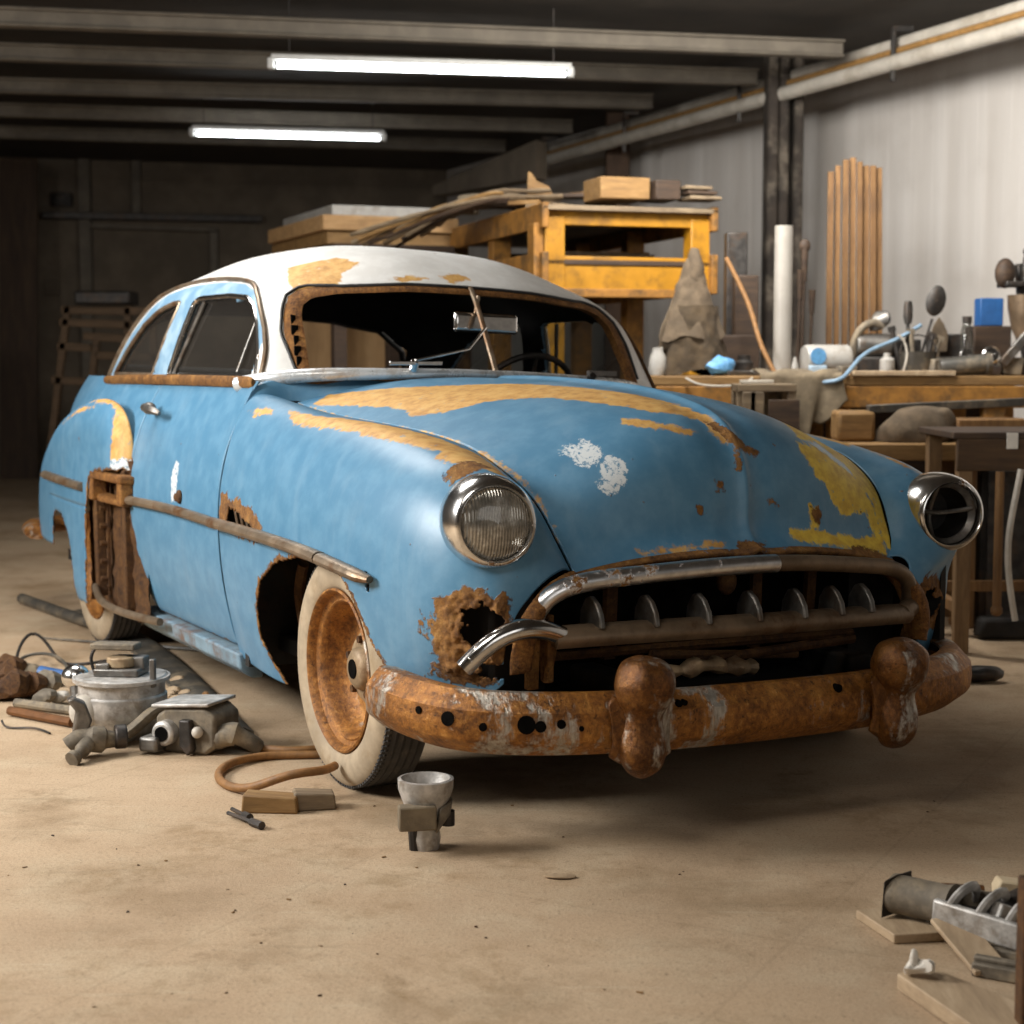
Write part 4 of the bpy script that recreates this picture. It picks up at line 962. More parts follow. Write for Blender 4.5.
# ------------------------------------------------------------------ the workshop
def atz(px, py, z):
    r = ray(px, py); t = (z - CAM_H) / r.z
    return Vector((r.x * t, r.y * t, z))
CEIL = 3.6
def wallx(d): return 3.42 - .434 * (d - 11.3)
def m_floor():
    g = NT('dusty_concrete'); v = g.coord()
    n1 = g.noise(.55, 7, .62); n2 = g.noise(3.2, 8, .68); n3 = g.noise(60, 5, .7); n4 = g.noise(240, 2, .5)
    c = g.ramp(n1, [(.32, hexc('#a68e73')), (.5, hexc('#b69d80')), (.7, hexc('#c7af92'))])
    c = g.mix(g.math('MULTIPLY', g.step(n2, .42, .72), .45), c, hexc('#c2b297'))
    c = g.mix(g.math('MULTIPLY', g.step(g.noise(1.4, 8, .7), .48, .66), .48), c, hexc('#7a6243'))
    # brown grime ground into the slab in ragged patches
    st = g.math('MULTIPLY', g.step(g.noise(.9, 9, .74, dist=.3), .50, .62), g.step(g.noise(9, 8, .75), .38, .60))
    c = g.mix(g.math('MULTIPLY', st, .5), c, hexc('#7d6138'))
    st2 = g.math('MULTIPLY', g.step(g.noise(2.7, 8, .72), .56, .66), g.step(g.noise(24, 6, .75), .42, .58))
    c = g.mix(g.math('MULTIPLY', st2, .42), c, hexc('#6e5534'))
    # scuffs dragged across it
    sc = g.noise(4.0, 8, .72, g.coord((.5, 4.0, 1), rot=(0, 0, R(35))))
    c = g.mix(g.math('MULTIPLY', g.step(sc, .56, .66), .28), c, hexc('#85745b'))
    sc2 = g.noise(5.0, 7, .7, g.coord((.4, 5.0, 1), rot=(0, 0, R(-20))))
    c = g.mix(g.math('MULTIPLY', g.step(sc2, .60, .68), .3), c, hexc('#c9bba2'))
    # hairline joints between the cast bays
    br = g.n('TexBrick', {'Vector': g.coord((1, 1, 1), rot=(0, 0, R(28))), 'Scale': .42, 'Mortar Size': .0022, 'Brick Width': .5, 'Row Height': .5, 'Color1': (1, 1, 1, 1), 'Color2': (1, 1, 1, 1), 'Mortar': (0, 0, 0, 1)}, offset=0.0).outputs[0]
    c = g.mix(g.math('MULTIPLY', g.math('SUBTRACT', 1.0, br), .13), c, hexc('#6d5c44'))
    grit = g.step(n3, .58, .68)
    c = g.mix(g.math('MULTIPLY', grit, .5), c, hexc('#5c4b36'))
    n5 = g.noise(130, 5, .8)
    c = g.mix(g.math('MULTIPLY', g.step(n5, .48, .64), .42), c, hexc('#6f5d45'))
    c = g.mix(g.math('MULTIPLY', g.step(n4, .60, .72), .30), c, hexc('#dccfb6'))
    h = g.math('ADD', g.math('MULTIPLY', n3, .5), g.math('MULTIPLY', n2, .8))
    return g.set(c, .82, 0, (g.math('ADD', h, g.math('MULTIPLY', n5, .4)), .4), .008, spec=.3)
def m_wall():
    g = NT('white_wall_sheeting'); v = g.noise(2.0, 4, .5, g.coord((2.2, 2.2, .12))); n = g.noise(1.3, 6, .6)
    c = g.ramp(v, [(.3, hexc('#c6c0b9')), (.55, hexc('#d2cdc7')), (.75, hexc('#dad6d1'))])
    c = g.mix(g.math('MULTIPLY', g.step(n, .45, .75), .3), c, hexc('#9d948a'))
    return g.set(c, .7, 0, (v, .6), .03)
M['floor'] = m_floor(); M['wall'] = m_wall()
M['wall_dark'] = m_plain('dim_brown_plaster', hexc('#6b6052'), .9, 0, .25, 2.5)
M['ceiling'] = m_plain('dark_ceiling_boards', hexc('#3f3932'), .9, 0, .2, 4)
M['beam'] = m_plain('dusty_beam', hexc('#726a5e'), .8, 0, .2, 6)
M['post'] = m_plain('grimy_dark_column', hexc('#3b332c'), .8, .1, .4, 6, dirt=(hexc('#8d8273'), .55))
M['brown'] = m_wood('dark_brown_timber', hexc('#2f2015'), hexc('#4a3421'), hexc('#5f4630'), 1, 'z')
M['pipe_white'] = m_plain('pale_pipe', hexc('#bdb6aa'), .5, 0, .12, 8, dirt=(hexc('#8a7c69'), .4))
M['tube'] = m_emit('fluorescent_tube', (.93, .97, 1.0, 1), 14)
M['fixture'] = m_plain('white_enamel', hexc('#c9c9c6'), .5, 0, .1)

def struct(o): o['kind'] = 'structure'; return o
XL, YF = -6.0, -2.5
fb = [(XL, YF), (wallx(YF), YF), (wallx(21), 21), (XL, 19.6)]
struct(MB().prism([(x, y, -.12) for x, y in fb], (0, 0, .12)).build('floor', M['floor'], smooth=False))
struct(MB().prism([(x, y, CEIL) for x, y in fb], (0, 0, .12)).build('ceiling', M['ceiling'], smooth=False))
struct(MB().prism([(wallx(YF), YF, 0), (wallx(YF) + .2, YF, 0), (wallx(21) + .2, 21, 0), (wallx(21), 21, 0)], (0, 0, CEIL)).build('wall_right', M['wall'], smooth=False))
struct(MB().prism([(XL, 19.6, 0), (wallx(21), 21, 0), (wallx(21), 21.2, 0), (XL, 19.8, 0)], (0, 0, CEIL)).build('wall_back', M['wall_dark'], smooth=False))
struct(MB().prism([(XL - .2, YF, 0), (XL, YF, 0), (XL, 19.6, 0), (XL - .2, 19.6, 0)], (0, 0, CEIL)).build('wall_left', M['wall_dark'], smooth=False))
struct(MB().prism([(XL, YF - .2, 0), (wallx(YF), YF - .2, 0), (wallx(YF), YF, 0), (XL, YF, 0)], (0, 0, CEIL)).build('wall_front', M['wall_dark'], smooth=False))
# grey soffit boxed in where the far wall meets the roof
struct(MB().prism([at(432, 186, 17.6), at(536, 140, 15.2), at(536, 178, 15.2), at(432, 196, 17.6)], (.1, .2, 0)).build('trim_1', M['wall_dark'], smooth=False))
for (a, b, w) in (((-40, 16), (842, 50), .15), ((-40, 51), (757, 78), .14), ((-40, 85), (652, 102), .14), ((-40, 109), (572, 127), .13), ((-40, 131), (505, 147), .13)):
    A, B = atz(*a, 3.40), atz(*b, 3.40)
    m = MB(); m.beam(A, B, w * .45, w * .7); m.beam(A + Vector((0, 0, .05)), B + Vector((0, 0, .05)), w * 1.0, .022); m.beam(A - Vector((0, 0, .045)), B - Vector((0, 0, .045)), w * .8, .022)
    o = struct(m.build('ceiling_beam', M['beam'], bevel=.012))
for pxa, pxb, d, top in ((762, 798, 12.9, CEIL), ):
    m = MB(); a, b = at(pxa, 300, d), at(pxb, 300, d); w = (b - a).x
    m.box(((a.x + b.x) / 2, d, CEIL / 2), (w * .28, .22, CEIL)); m.box((a.x + .05, d, CEIL / 2), (w * .30, .26, CEIL)); m.box((b.x - .03, d, CEIL / 2), (w * .26, .26, CEIL))
    struct(m.build('column', M['post'], bevel=.02))
a = at(617, 200, 16.2); m = MB(); m.box((a.x, 16.2, CEIL / 2), (.22, .2, CEIL)); struct(m.build('column', M['brown'], bevel=.01))

# pipe run along the top of the white wall
def pipe(name, a, b, z, r, mat, label, cat, grp=None, off=0):
    A, B = atz(*a, z), atz(*b, z); m = MB().tube([A, B], r, 14); o = m.build(name, mat); tag(o, label, cat, grp); return o, A, B
p1, A, B = pipe('ceiling_pipe', (1060, 16), (452, 187), 3.26, .052, M['pipe_white'], 'thick pale pipe running along the top of the white wall', 'pipe')
p2, A2, B2 = pipe('ceiling_pipe', (1060, -4), (452, 178), 3.40, .045, M['pipe_white'], 'upper pale pipe beside the roof, running above the thick pipe', 'pipe')
p3, A3, B3 = pipe('ceiling_pipe', (1060, 3), (452, 182), 3.34, .022, m_plain('tan_conduit', hexc('#9a7442'), .6), 'thin tan conduit squeezed between the two pale wall pipes', 'pipe')
for k, t_ in enumerate((.16, .36, .56, .74)):
    p = A.lerp(B, t_); m = MB(); m.box(p + Vector((.0, 0, .05)), (.03, .05, .34)); m.box(p + Vector((.06, 0, .22)), (.14, .05, .04))
    tag(m.build('pipe_clamp', M['steel_dark'], bevel=.005), 'dark steel strap clamping the pale pipe run to the white wall', 'pipe clamp', 'pipe clamps')

def tube_light(a, b, z, label, hang=True):
    A, B = atz(*a, z), atz(*b, z); mid = (A + B) / 2; d = (B - A)
    r = empty('tube_light', mid, 0, label, 'ceiling light', 'fluorescent tube lights')
    A, B = A - mid, B - mid
    m = MB(); m.beam(A + Vector((0, 0, .03)), B + Vector((0, 0, .03)), .08, .035); m.build('housing', M['fixture'], r, bevel=.008)
    m = MB(); u = (B - A).normalized(); m.tube([A + u * .04 - Vector((0, 0, .022)), B - u * .04 - Vector((0, 0, .022))], .016, 14); m.build('lamp_tube', M['tube'], r)
    for e in (A, B):
        MB().box(e - Vector((0, 0, .01)), (.04, .07, .07)).build('end_cap', M['fixture'], r, bevel=.01)
        q = e + (-e) * .12
        MB().tube([q + Vector((0, 0, .05)), q + Vector((0, 0, CEIL - z))], .004, 6).build('hanging_rod', M['steel_dark'], r)
    return r
tube_light((271, 62), (571, 71), 3.2, 'longer nearer fluorescent tube light hanging under the beams')
tube_light((192, 131), (384, 136), 3.2, 'shorter farther fluorescent tube light hanging below the beams')

def wally(x): return 19.6 + (x - XL) * (21 - 19.6) / (wallx(21) - XL)
def ow(px, py, off=0.0):
    d = 19.8
    for _ in range(8): p = at(px, py, d); d = wally(p.x) - off
    return at(px, py, d)
# back wall clutter
def pole(name, px, y0, y1, d, w, mat, label, cat, grp=None):
    a = ow(px, y0, w / 2); d = a.y; b = at(px, y1, d); b.z = max(b.z, 0); a.z = min(a.z, CEIL); m = MB().box((a.x, d, (a.z + b.z) / 2), (w, w, abs(a.z - b.z))); o = m.build(name, mat, bevel=.008); return tag(o, label, cat, grp)
pole('wall_pipe', 84, 148, 470, 18.7, .13, M['beam'], 'thick vertical pipe on the dark back wall', 'pipe')
pole('wall_pipe', 136, 148, 216, 18.8, .10, M['beam'], 'short vertical pipe above the rail on the dark back wall', 'pipe')
pole('wall_pipe', 214, 228, 300, 18.6, .09, M['beam'], 'stub of pipe hanging under the rail behind the white roof', 'pipe')
a, b = ow(42, 215, .17), ow(262, 219, .17); tag(MB().beam(a, b, .08, .08).build('wall_rail', M['steel_dark'], bevel=.01), 'dark horizontal rail crossing the back wall', 'rail')
a, b = ow(90, 226, .16), ow(216, 230, .16); tag(MB().beam(a, b, .05, .04).build('wall_rail', M['beam'], bevel=.01), 'thin paler rail just below the dark rail', 'rail')
a = ow(62, 200, .03); tag(MB().box(a, (.24, .12, .16)).build('junction_box', M['steel_dark'], bevel=.01), 'small dark electrical box left of the thick vertical pipe', 'electrical box')
a = ow(52, 288, .01); tag(MB().box(a, (.16, .08, .18)).build('switch_box', M['wall_dark'], bevel=.01), 'pale switch box low on the back wall beside the pipe', 'electrical box')
a, b = at(-8, 150, 18.6), at(38, 470, 18.6); m = MB(); m.prism([(a.x, 18.6, .0), (b.x, 18.6, 0), (b.x, 18.85, 3.5), (a.x, 18.85, 3.5)], (0, .05, 0)); tag(m.build('plywood_sheet', m_wood('dark_ply', hexc('#2d2015'), hexc('#413021'), hexc('#52402d'), .5, 'z'), bevel=.004), 'tall brown plywood sheet leaning in the far left corner', 'plywood')
# wooden rack like a wide ladder behind the car
M['pale_wood'] = m_wood('pale_timber', hexc('#8b6a45'), hexc('#a98457'), hexc('#c2a076'), 1, 'x')
M['rack_wood'] = m_wood('dim_rack_timber', hexc('#4a3826'), hexc('#5f4a33'), hexc('#73593f'), 1, 'x')
M['pale_wood_z'] = m_wood('pale_timber_upright', hexc('#6d5236'), hexc('#86684a'), hexc('#9c7f5b'), 1, 'z')
lad = empty('ladder_rack', at(90, 470, 15.5).xy.to_3d(), 0, 'wooden step rack standing against the dark back wall', 'rack')
L0 = lad.location
def lp(px, py, d=15.5): return at(px, py, d) - L0
for a, b in (((68, 306), (52, 440)), ((97, 340), (84, 440)), ((152, 310), (160, 440)), ((128, 306), (128, 440))):
    A, B = lp(*a), lp(*b); B = A + (B - A) * ((A.z) / (A.z - B.z)); MB().beam(A, B, .08, .06).build('upright', M['rack_wood'], lad, bevel=.006)
for a, b in (((62, 310), (155, 312)), ((84, 336), (140, 340)), ((58, 346), (92, 348)), ((96, 355), (160, 358)), ((52, 380), (90, 382)), ((60, 322), (150, 326))):
    MB().beam(lp(*a), lp(*b), .08, .07).build('rung', M['rack_wood'], lad, bevel=.006)
a = at(107, 300, 15.5); tag(MB().box(a + Vector((0, 0, .015)), (.50, .4, .12)).build('dark_case', M['steel_dark'], bevel=.02), 'flat dark case lying on top of the step rack', 'case')

# ------------------------------------------------------------------ unseen area lights: assumed key and added fill
def area(name, loc, look, size, power, col=(1, 1, 1), spread=None):
    l = bpy.data.lights.new(name, 'AREA'); l.shape = 'RECTANGLE'; l.size, l.size_y = size; l.energy = power; l.color = col
    if spread: l.spread = R(spread)
    o = bpy.data.objects.new(name, l); COL.objects.link(o); o.location = loc; d = Vector(look) - Vector(loc); o.rotation_euler = d.to_track_quat('-Z', 'Y').to_euler(); return o
area('assumed_key_light', (-4.9, 4.4, 3.0), (-.4, 5.6, .6), (2.2, 1.6), 350, (1, .98, .95))  # unseen key light assumed at the left; the wall has no door
area('overhead_fill_light', (-1.6, 2.4, 3.45), (-1.2, 3.8, 0), (1.6, 1.2), 55, (1, .95, .88))  # weak unseen fill added above the front floor
area('front_fill_light', (2.6, -1.9, 2.0), (1.0, 5.5, .7), (4.2, 2.2), 32, (1, .97, .93))  # unseen fill added for front light and chrome reflections; no doorway there
area('wall_fill_light', (1.0, 8.4, 3.42), (2.6, 11.0, 1.6), (1.8, .8), 200, (1, .96, .9))  # unseen lamp added to brighten the white wall
area('car_fill_light', (-1.9, 7.2, 3.45), (-1.3, 7.0, 0), (1.4, 1.4), 60, (1, .97, .93))  # unseen fill added over the car; no panel in the ceiling
w = bpy.data.worlds.new('World'); SC.world = w; w.use_nodes = True; w.node_tree.nodes['Background'].inputs[0].default_value = (.5, .5, .5, 1); w.node_tree.nodes['Background'].inputs[1].default_value = .15
# ------------------------------------------------------------------ materials of the clutter
M['yellow'] = m_plain('yellow_painted_steel', hexc('#a87512'), .5, 0, .12, 10, dirt=(hexc('#5d4118'), .6))
M['yellow_worn'] = m_plain('worn_yellow_timber', hexc('#936527'), .7, 0, .3, 14, dirt=(hexc('#4f3a20'), .8))
M['wood'] = m_wood('bench_timber', hexc('#604529'), hexc('#836338'), hexc('#9f7f53'), 1, 'x')
M['wood_y'] = m_wood('plank_timber', hexc('#6a4d31'), hexc('#8d6b45'), hexc('#b08e62'), 1, 'y')
M['wood_z'] = m_wood('batten_timber', hexc('#4e351c'), hexc('#73522d'), hexc('#8c6a40'), 1, 'z', grime=.15)
M['wood_grey'] = m_wood('weathered_board', hexc('#4d4031'), hexc('#75644e'), hexc('#938268'), 1, 'x')
M['wood_dusty'] = m_wood('dusty_board', hexc('#87725a'), hexc('#a68f72'), hexc('#bda78a'), .8, 'y', grime=.12)
M['wood_dark'] = m_wood('dark_board', hexc('#241a12'), hexc('#3a2a1d'), hexc('#513d2a'), 1, 'x')
M['burlap'] = m_plain('dusty_burlap', hexc('#5f5140'), .95, 0, .3, 12, .8, dirt=(hexc('#453a2c'), .6))
M['cream'] = m_plain('cream_wood_block', hexc('#c6b393'), .7, 0, .12)
M['white'] = m_plain('white_plastic', hexc('#a09d97'), .45, 0, .1, dirt=(hexc('#80776a'), .6))
M['pvc'] = m_plain('white_pvc', hexc('#98938b'), .45, 0, .1, 4, dirt=(hexc('#827a6e'), .5))
M['blue_plastic'] = m_plain('blue_plastic', hexc('#2c5a92'), .4, 0, .15)
M['sky_plastic'] = m_plain('light_blue_print', hexc('#5d97c6'), .45, 0, .2, 60)
M['hose_blue'] = m_plain('blue_grey_hose', hexc('#7d97ad'), .5, 0, .2)
M['hose'] = m_plain('tan_rubber_hose', hexc('#8a6236'), .6, 0, .25, 30)
M['copper'] = m_plain('brown_rod', hexc('#6d4726'), .55, .3, .3)
M['paper'] = m_plain('crumpled_paper', hexc('#d9d2c6'), .8, 0, .08)
M['clear'] = m_glass('clear_bottle_glass', (.85, .88, .86), .03, .7)
M['lead'] = m_plain('grey_plastic_pipe', hexc('#4c4943'), .5, .1, .3, 12, dirt=(hexc('#8b7d68'), .6))
M['dust_metal'] = m_plain('dusty_cast_metal', hexc('#766c5d'), .7, .25, .35, 20, dirt=(hexc('#9a8a70'), .6))
M['dusty_cloth'] = m_plain('grey_brown_rag', hexc('#766955'), .95, 0, .25, 16, .6)
def one(mb, name, mat, label, cat, grp=None, **k): return tag(mb.build(name, mat, **k), label, cat, grp)

# ------------------------------------------------------------------ yellow rack
RA = R(17)
rk0 = at(545, 300, 9.8); rack = empty('storage_rack', (rk0.x, 9.8, 0), RA, 'tall yellow steel-framed storage rack behind the car', 'rack')
RM = Matrix.Translation(rack.location) @ Matrix.Rotation(RA, 4, 'Z'); RI = RM.inverted()
W_, D_, H_ = 1.02, 3.1, 2.18
for x in (.0, W_ - .12):
    for y in (0, 1.05, 2.05, D_):
        f = y == 0
        m = MB(); m.box((x + .06, y + .06, H_ / 2 - .03), (.12, .12, H_ - .06)); m.build('post', M['yellow'] if f else M['yellow_worn'], rack, bevel=.006)
m = MB(); m.box((-.035, .07, H_ / 2 - .05), (.06, .13, H_ - .1)); m.build('worn_upright', M['yellow_worn'], rack, bevel=.008)
for z, h in ((H_ - .06, .10), (1.80, .19)):
    m = MB(); m.box((W_ / 2, .03, z), (W_ - .02, .04, h)); m.build('front_rail', M['yellow'], rack, bevel=.006)
    for x in (-.012, W_ + .012):
        MB().box((x, D_ / 2, z), (.04, D_ + .1, h + .04)).build('side_rail', M['yellow_worn'], rack, bevel=.006)
MB().box((W_ / 2, .02, 1.685), (W_ - .02, .05, .05)).build('lower_lip', M['yellow_worn'], rack, bevel=.006)
MB().box((W_ / 2, D_ / 2, H_ - .015), (W_ + .06, D_ + .1, .03)).build('top_board', M['wood_grey'], rack, bevel=.004)
MB().box((W_ / 2, D_ / 2, 1.86), (W_, D_, .03)).build('shelf_board', M['wood_dark'], rack, bevel=.004)
MB().box((W_ / 2, D_ / 2, .6), (W_, D_, .03)).build('shelf_board', M['wood_dark'], rack, bevel=.004)
def rl(x, y, z): return RM @ Vector((x, y, z))
# boards on the shelf and on top
def plank(a, b, w, h, mat, label, grp=None, name='plank', up=(0, 0, 1), cat='plank', bevel=.004, rough=.004):
    mid = (Vector(a) + Vector(b)) / 2; m = MB(); m.beam(Vector(a) - mid, Vector(b) - mid, w, h, up)
    if rough: m.rough(rough, 9)
    o = m.build(name, mat, bevel=bevel); o.location = mid; return tag(o, label, cat, grp)
plank(rl(.16, .35, 1.915), rl(.86, .55, 1.915), .10, .06, M['wood_grey'], 'grey board lying across the shelf of the yellow rack')
plank(rl(.20, .8, 1.925), rl(.9, .7, 1.925), .16, .08, M['wood'], 'thick tan board at the back of the yellow rack shelf')
one(MB().box((0, 0, .05), (.22, .2, .1)), 'scrap_box', M['steel_dark'], 'dark scrap box on the yellow rack shelf', 'box', bevel=.01).location = rl(.25, 1.25, 1.878)
Z = H_ + .012
rnd = random.Random(4)
specs = [(.08, .35, .92, .95, .22, .03, 0, 'wood_grey'), (.02, .5, .85, 1.5, .20, .028, .034, 'wood'), (.5, .45, .98, 1.8, .20, .03, .066, 'wood_grey'), (.0, .9, .80, .55, .16, .025, .10, 'wood_dark'), (.70, .8, .05, 1.5, .14, .025, .13, 'wood_y')]
for k, (x0, y0, x1, y1, w, h, dz, mt) in enumerate(specs):
    lab = ['wide grey board lying at the front on top of the yellow rack', 'tan board laid over the wide grey board on the rack top', 'grey board running back along the far edge of the rack top', 'short dark board topmost on the boards of the rack top', 'narrow tan board crossing the rear of the rack top'][k]
    plank(rl(x0, y0, Z + dz + h / 2), rl(x1, y1, Z + dz + h / 2), w, h, M[mt], lab, 'loose boards on the yellow rack')
# curled offcut standing up at the left of the pile
a = at(563, 166, 9.95); m = MB(); m.prism([Vector((-.03, 0, -.13)), Vector((.12, 0, -.13)), Vector((.10, 0, -.08)), Vector((.03, 0, -.05)), Vector((-.0, 0, .0)), Vector((-.02, 0, .01))], (0, .025, 0)); m.rough(.006, 12)
o = one(m, 'splintered_offcut', M['wood'], 'pointed splintered offcut sticking up from the rack top', 'offcut', bevel=.003); o.location = rl(.12, .62, Z + .235)
def block(pxa, pya, pxb, pyb, d, dep, mat, name, label, cat, rz=RA, grp=None, bevel=.006, zb=None):
    a, b = at(pxa, pyb, d), at(pxb, pya, d); z0 = a.z if zb is None else zb; m = MB().box((0, dep / 2, (b.z - z0) / 2), (b.x - a.x, dep, b.z - z0))
    o = m.build(name, mat, bevel=bevel); o.location = ((a.x + b.x) / 2, d, z0); o.rotation_euler = (0, 0, rz); return tag(o, label, cat, grp)
zt = Z + .035
block(599, 177, 652, 199, 9.93, .30, M['wood'], 'wood_block', 'pale sawn wood block on the front edge of the yellow rack', 'wood block', zb=zt)
block(655, 180, 682, 199, 9.98, .26, M['wood_dark'], 'wood_block', 'dark wood block beside the pale block on the yellow rack', 'wood block', zb=zt)
for k, (pa, pb, y, lab) in enumerate(((684, 716, 0.0, 'lowest'), (682, 712, .03, 'middle'), (680, 708, .06, 'topmost'))):
    a, b = at(pa, 195, 10.05), at(pb, 197, 10.1); a.z = b.z = Z + .045 + y
    plank(a, b, .22 - k * .03, .02, M['wood_grey' if k != 1 else 'wood_dark'], lab + ' of the three short slats at the right end of the rack top', 'short slats on the yellow rack', 'slat')
# bundle of split sticks sliding off the left of the rack
rnd2 = random.Random(9)
stk = [((350 + rnd2.uniform(0, 80), 246 - rnd2.uniform(0, 22)), (500 + rnd2.uniform(0, 70), 206 - rnd2.uniform(0, 22))) for _ in range(9)] + [((352, 243), (508, 200)), ((380, 238), (530, 196)), ((362, 246), (488, 214)), ((402, 240), (556, 192)), ((420, 236), (520, 205)), ((366, 238), (470, 212)), ((438, 226), (560, 188)), ((395, 248), (474, 222)), ((450, 218), (600, 182))]
for k, (a, b) in enumerate(stk):
    A, B = at(*a, 10.45 + .03 * k), at(*b, 10.2 + .05 * k); B.z = 2.25 + .022 * (k % 4); mid = (A + B) / 2
    la_, lb_ = RI @ A, RI @ B; s0 = min(.9, max(.3, (-.10 - la_.x) / max(.05, lb_.x - la_.x))); Pm = A.lerp(B, s0); Pm.z = 2.25 + .022 * (k % 4)
    pts = curve([A - mid, A.lerp(Pm, .5) - mid + Vector((0, 0, .02)), Pm - mid, Pm.lerp(B, .5) - mid, B - mid], 14)
    m = MB().tube(pts, [.016 + .012 * rnd.random() for _ in pts], 7, flat=.6)
    o = m.build('split_stick', [M['wood_dark'], M['wood_grey'], M['wood'], M['wood_grey']][k % 4]); o.location = mid; tag(o, 'rough split stick in the bundle trailing off the left of the yellow rack', 'stick', 'split sticks on the yellow rack')
# stack of panels behind the roof, on a dark trestle
PA = R(22); pc = at(323, 214, 11.3)
tr_ = empty('trestle', (pc.x + .05, 11.75, 0), PA, 'dark timber trestle carrying the panels behind the car', 'trestle')
zs_ = at(323, 243, 11.3).z
MB().box((.25, .15, zs_ - .055), (.85, 1.3, .10)).build('trestle_top', M['wood_dark'], tr_, bevel=.01)
for x in (-.12, .62):
    for y in (-.42, .72): MB().box((x, y, (zs_ - .105) / 2), (.09, .09, zs_ - .105)).build('leg', M['wood_dark'], tr_, bevel=.006)
cs, sn = math.cos(PA), math.sin(PA)
def panel(w, l, h, z, name, mat, label, cat, dx=0, dy=0):
    m = MB().box((w / 2, l / 2, h / 2), (w, l, h)); o = m.build(name, mat, bevel=.006); o.location = (pc.x + dx, 11.3 + dy, z); o.rotation_euler = (0, 0, PA); return tag(o, label, cat)
panel(.98, 1.5, .085, zs_ + .0, 'plywood_slab', M['wood'], 'lower tan wooden panel of the stack behind the white roof', 'panel', .02, .06)
panel(.95, 1.5, .10, zs_ + .088, 'plywood_slab', M['pale_wood'], 'upper tan wooden panel of the stack behind the white roof', 'panel', 0, 0)
panel(.88, 1.3, .07, zs_ + .19, 'white_sheet', M['white'], 'white-grey sheet lying on the stacked tan panels', 'sheet', .05, .1)
a = at(468, 196, 11.4); m = MB(); m.box((0, 0, .06), (.14, .2, .13)); m.rough(.02, 9); o = one(m, 'rag', M['dusty_cloth'], 'pale crumpled rag at the left end of the yellow rack', 'rag', bevel=.02); o.location = (a.x, a.y, 2.26)
# brown cupboard seen through the empty windscreen
cb_ = at(372, 345, 12.9); m = MB(); c_ = empty('plywood_cupboard', (cb_.x, 13.2, 0), R(8), 'tan plywood cupboard seen through the windscreen', 'cupboard')
MB().box((0, .25, .9), (1.5, .5, 1.8)).build('carcass', M['wood_z'], c_, bevel=.01)
for k in (-1, 0, 1): MB().box((k * .49, -.012, .9), (.47, .025, 1.7)).build('door', m_wood('cupboard_ply', hexc('#8a6b47'), hexc('#a9875c'), hexc('#bb9b6f'), .5, 'z', grime=.1), c_, bevel=.006)

# ------------------------------------------------------------------ long workbench
BT = 1.215
bx0, bx1 = at(652, 380, 9.0).x, at(1060, 380, 9.0).x
bench = empty('workbench', ((bx0 + bx1) / 2, 9.0, 0), 0, 'long timber workbench along the white wall, crowded with tools', 'workbench')
bl = bx1 - bx0
MB().box((0, .45, BT - .025), (bl, .9, .05)).build('bench_top', M['wood'], bench, bevel=.006)
for x0, x1, mt in ((-bl / 2 + .02, -.60, 'yellow_worn'), (-.12, bl / 2, 'yellow_worn')):
    MB().box(((x0 + x1) / 2, .02, BT - .11), (x1 - x0, .05, .115)).build('apron', M[mt], bench, bevel=.006)
for x in (-bl / 2 + .08, -.08, .74, bl / 2 - .06):
    for y in (.06, .84): MB().box((x, y, (BT - .05) / 2), (.11, .1, BT - .05)).build('leg', M['yellow_worn'], bench, bevel=.006)
MB().box((0, .89, BT / 2), (bl, .02, BT - .06)).build('under_bench_shade', M['wood_dark'], bench)  # dark board added to stand in for the shade under the bench
MB().box((0, .5, .35), (bl - .1, .78, .04)).build('lower_shelf', M['wood_dark'], bench, bevel=.006)
def onb(px, d=9.3): v = at(px, 368, d); return Vector((v.x, d, BT + .001))
def put(o, px, d=9.3, dz=0): o.location = onb(px, d) + Vector((0, 0, dz)); return o
S9 = 9.25 / F       # one photo pixel in metres on the bench
# loose board with a strip on the bench edge
plank(onb(850, 9.05) + Vector((0, 0, .014)), onb(952, 9.06) + Vector((0, 0, .014)), .16, .026, M['wood_dusty'], 'dusty offcut board lying on the bench front edge')
# burlap-draped cone: a wrapped lower bundle with a cloth cone pulled over it
bd = empty('burlap_bundle', onb(690, 9.35) + Vector((0, 0, .018)), 0, 'tall cone-shaped bundle draped in brown burlap on the bench', 'bundle')
def folds(prof, ph, amp, name, mat):
    rows = []
    for t_ in np.linspace(0, 1, 28):
        z = np.interp(t_, [0, 1], [prof[0][1], prof[-1][1]]); r0 = np.interp(-z, [-p[1] for p in prof], [p[0] for p in prof])
        ring = []
        for a in np.linspace(0, 2 * math.pi, 90, endpoint=False):
            f = 1 + amp * t_ * (math.sin(a * 6 + ph + t_) + .6 * math.sin(a * 11 + 2 * ph)) + .03 * math.sin(a * 3 - t_ * 4)
            ring.append((r0 * f * math.cos(a) + .015 * (1 - t_), r0 * f * .85 * math.sin(a), z + .018 * math.sin(a * 4 + ph) * t_ ** 3))
        rows.append(ring)
    MB().grid(np.array(rows), cv=True).rough(.007, 28).build(name, mat, bd, angle=75)
folds([(.13, .36), (.165, .2), (.20, .0)], .7, .08, 'lower_wrap', m_plain('dark_burlap', hexc('#4a3d2c'), .95, 0, .4, 10, .8))
folds([(.012, .66), (.045, .59), (.08, .48), (.125, .34), (.178, .18)], 2.1, .035, 'burlap_cone', M['burlap'])
MB().tube([(.02, -.01, .50), (.03, -.03, .57), (.015, -.01, .64), (.02, .0, .67)], [.05, .04, .03, .02], 10).rough(.008, 24).build('tied_neck', M['burlap'], bd)
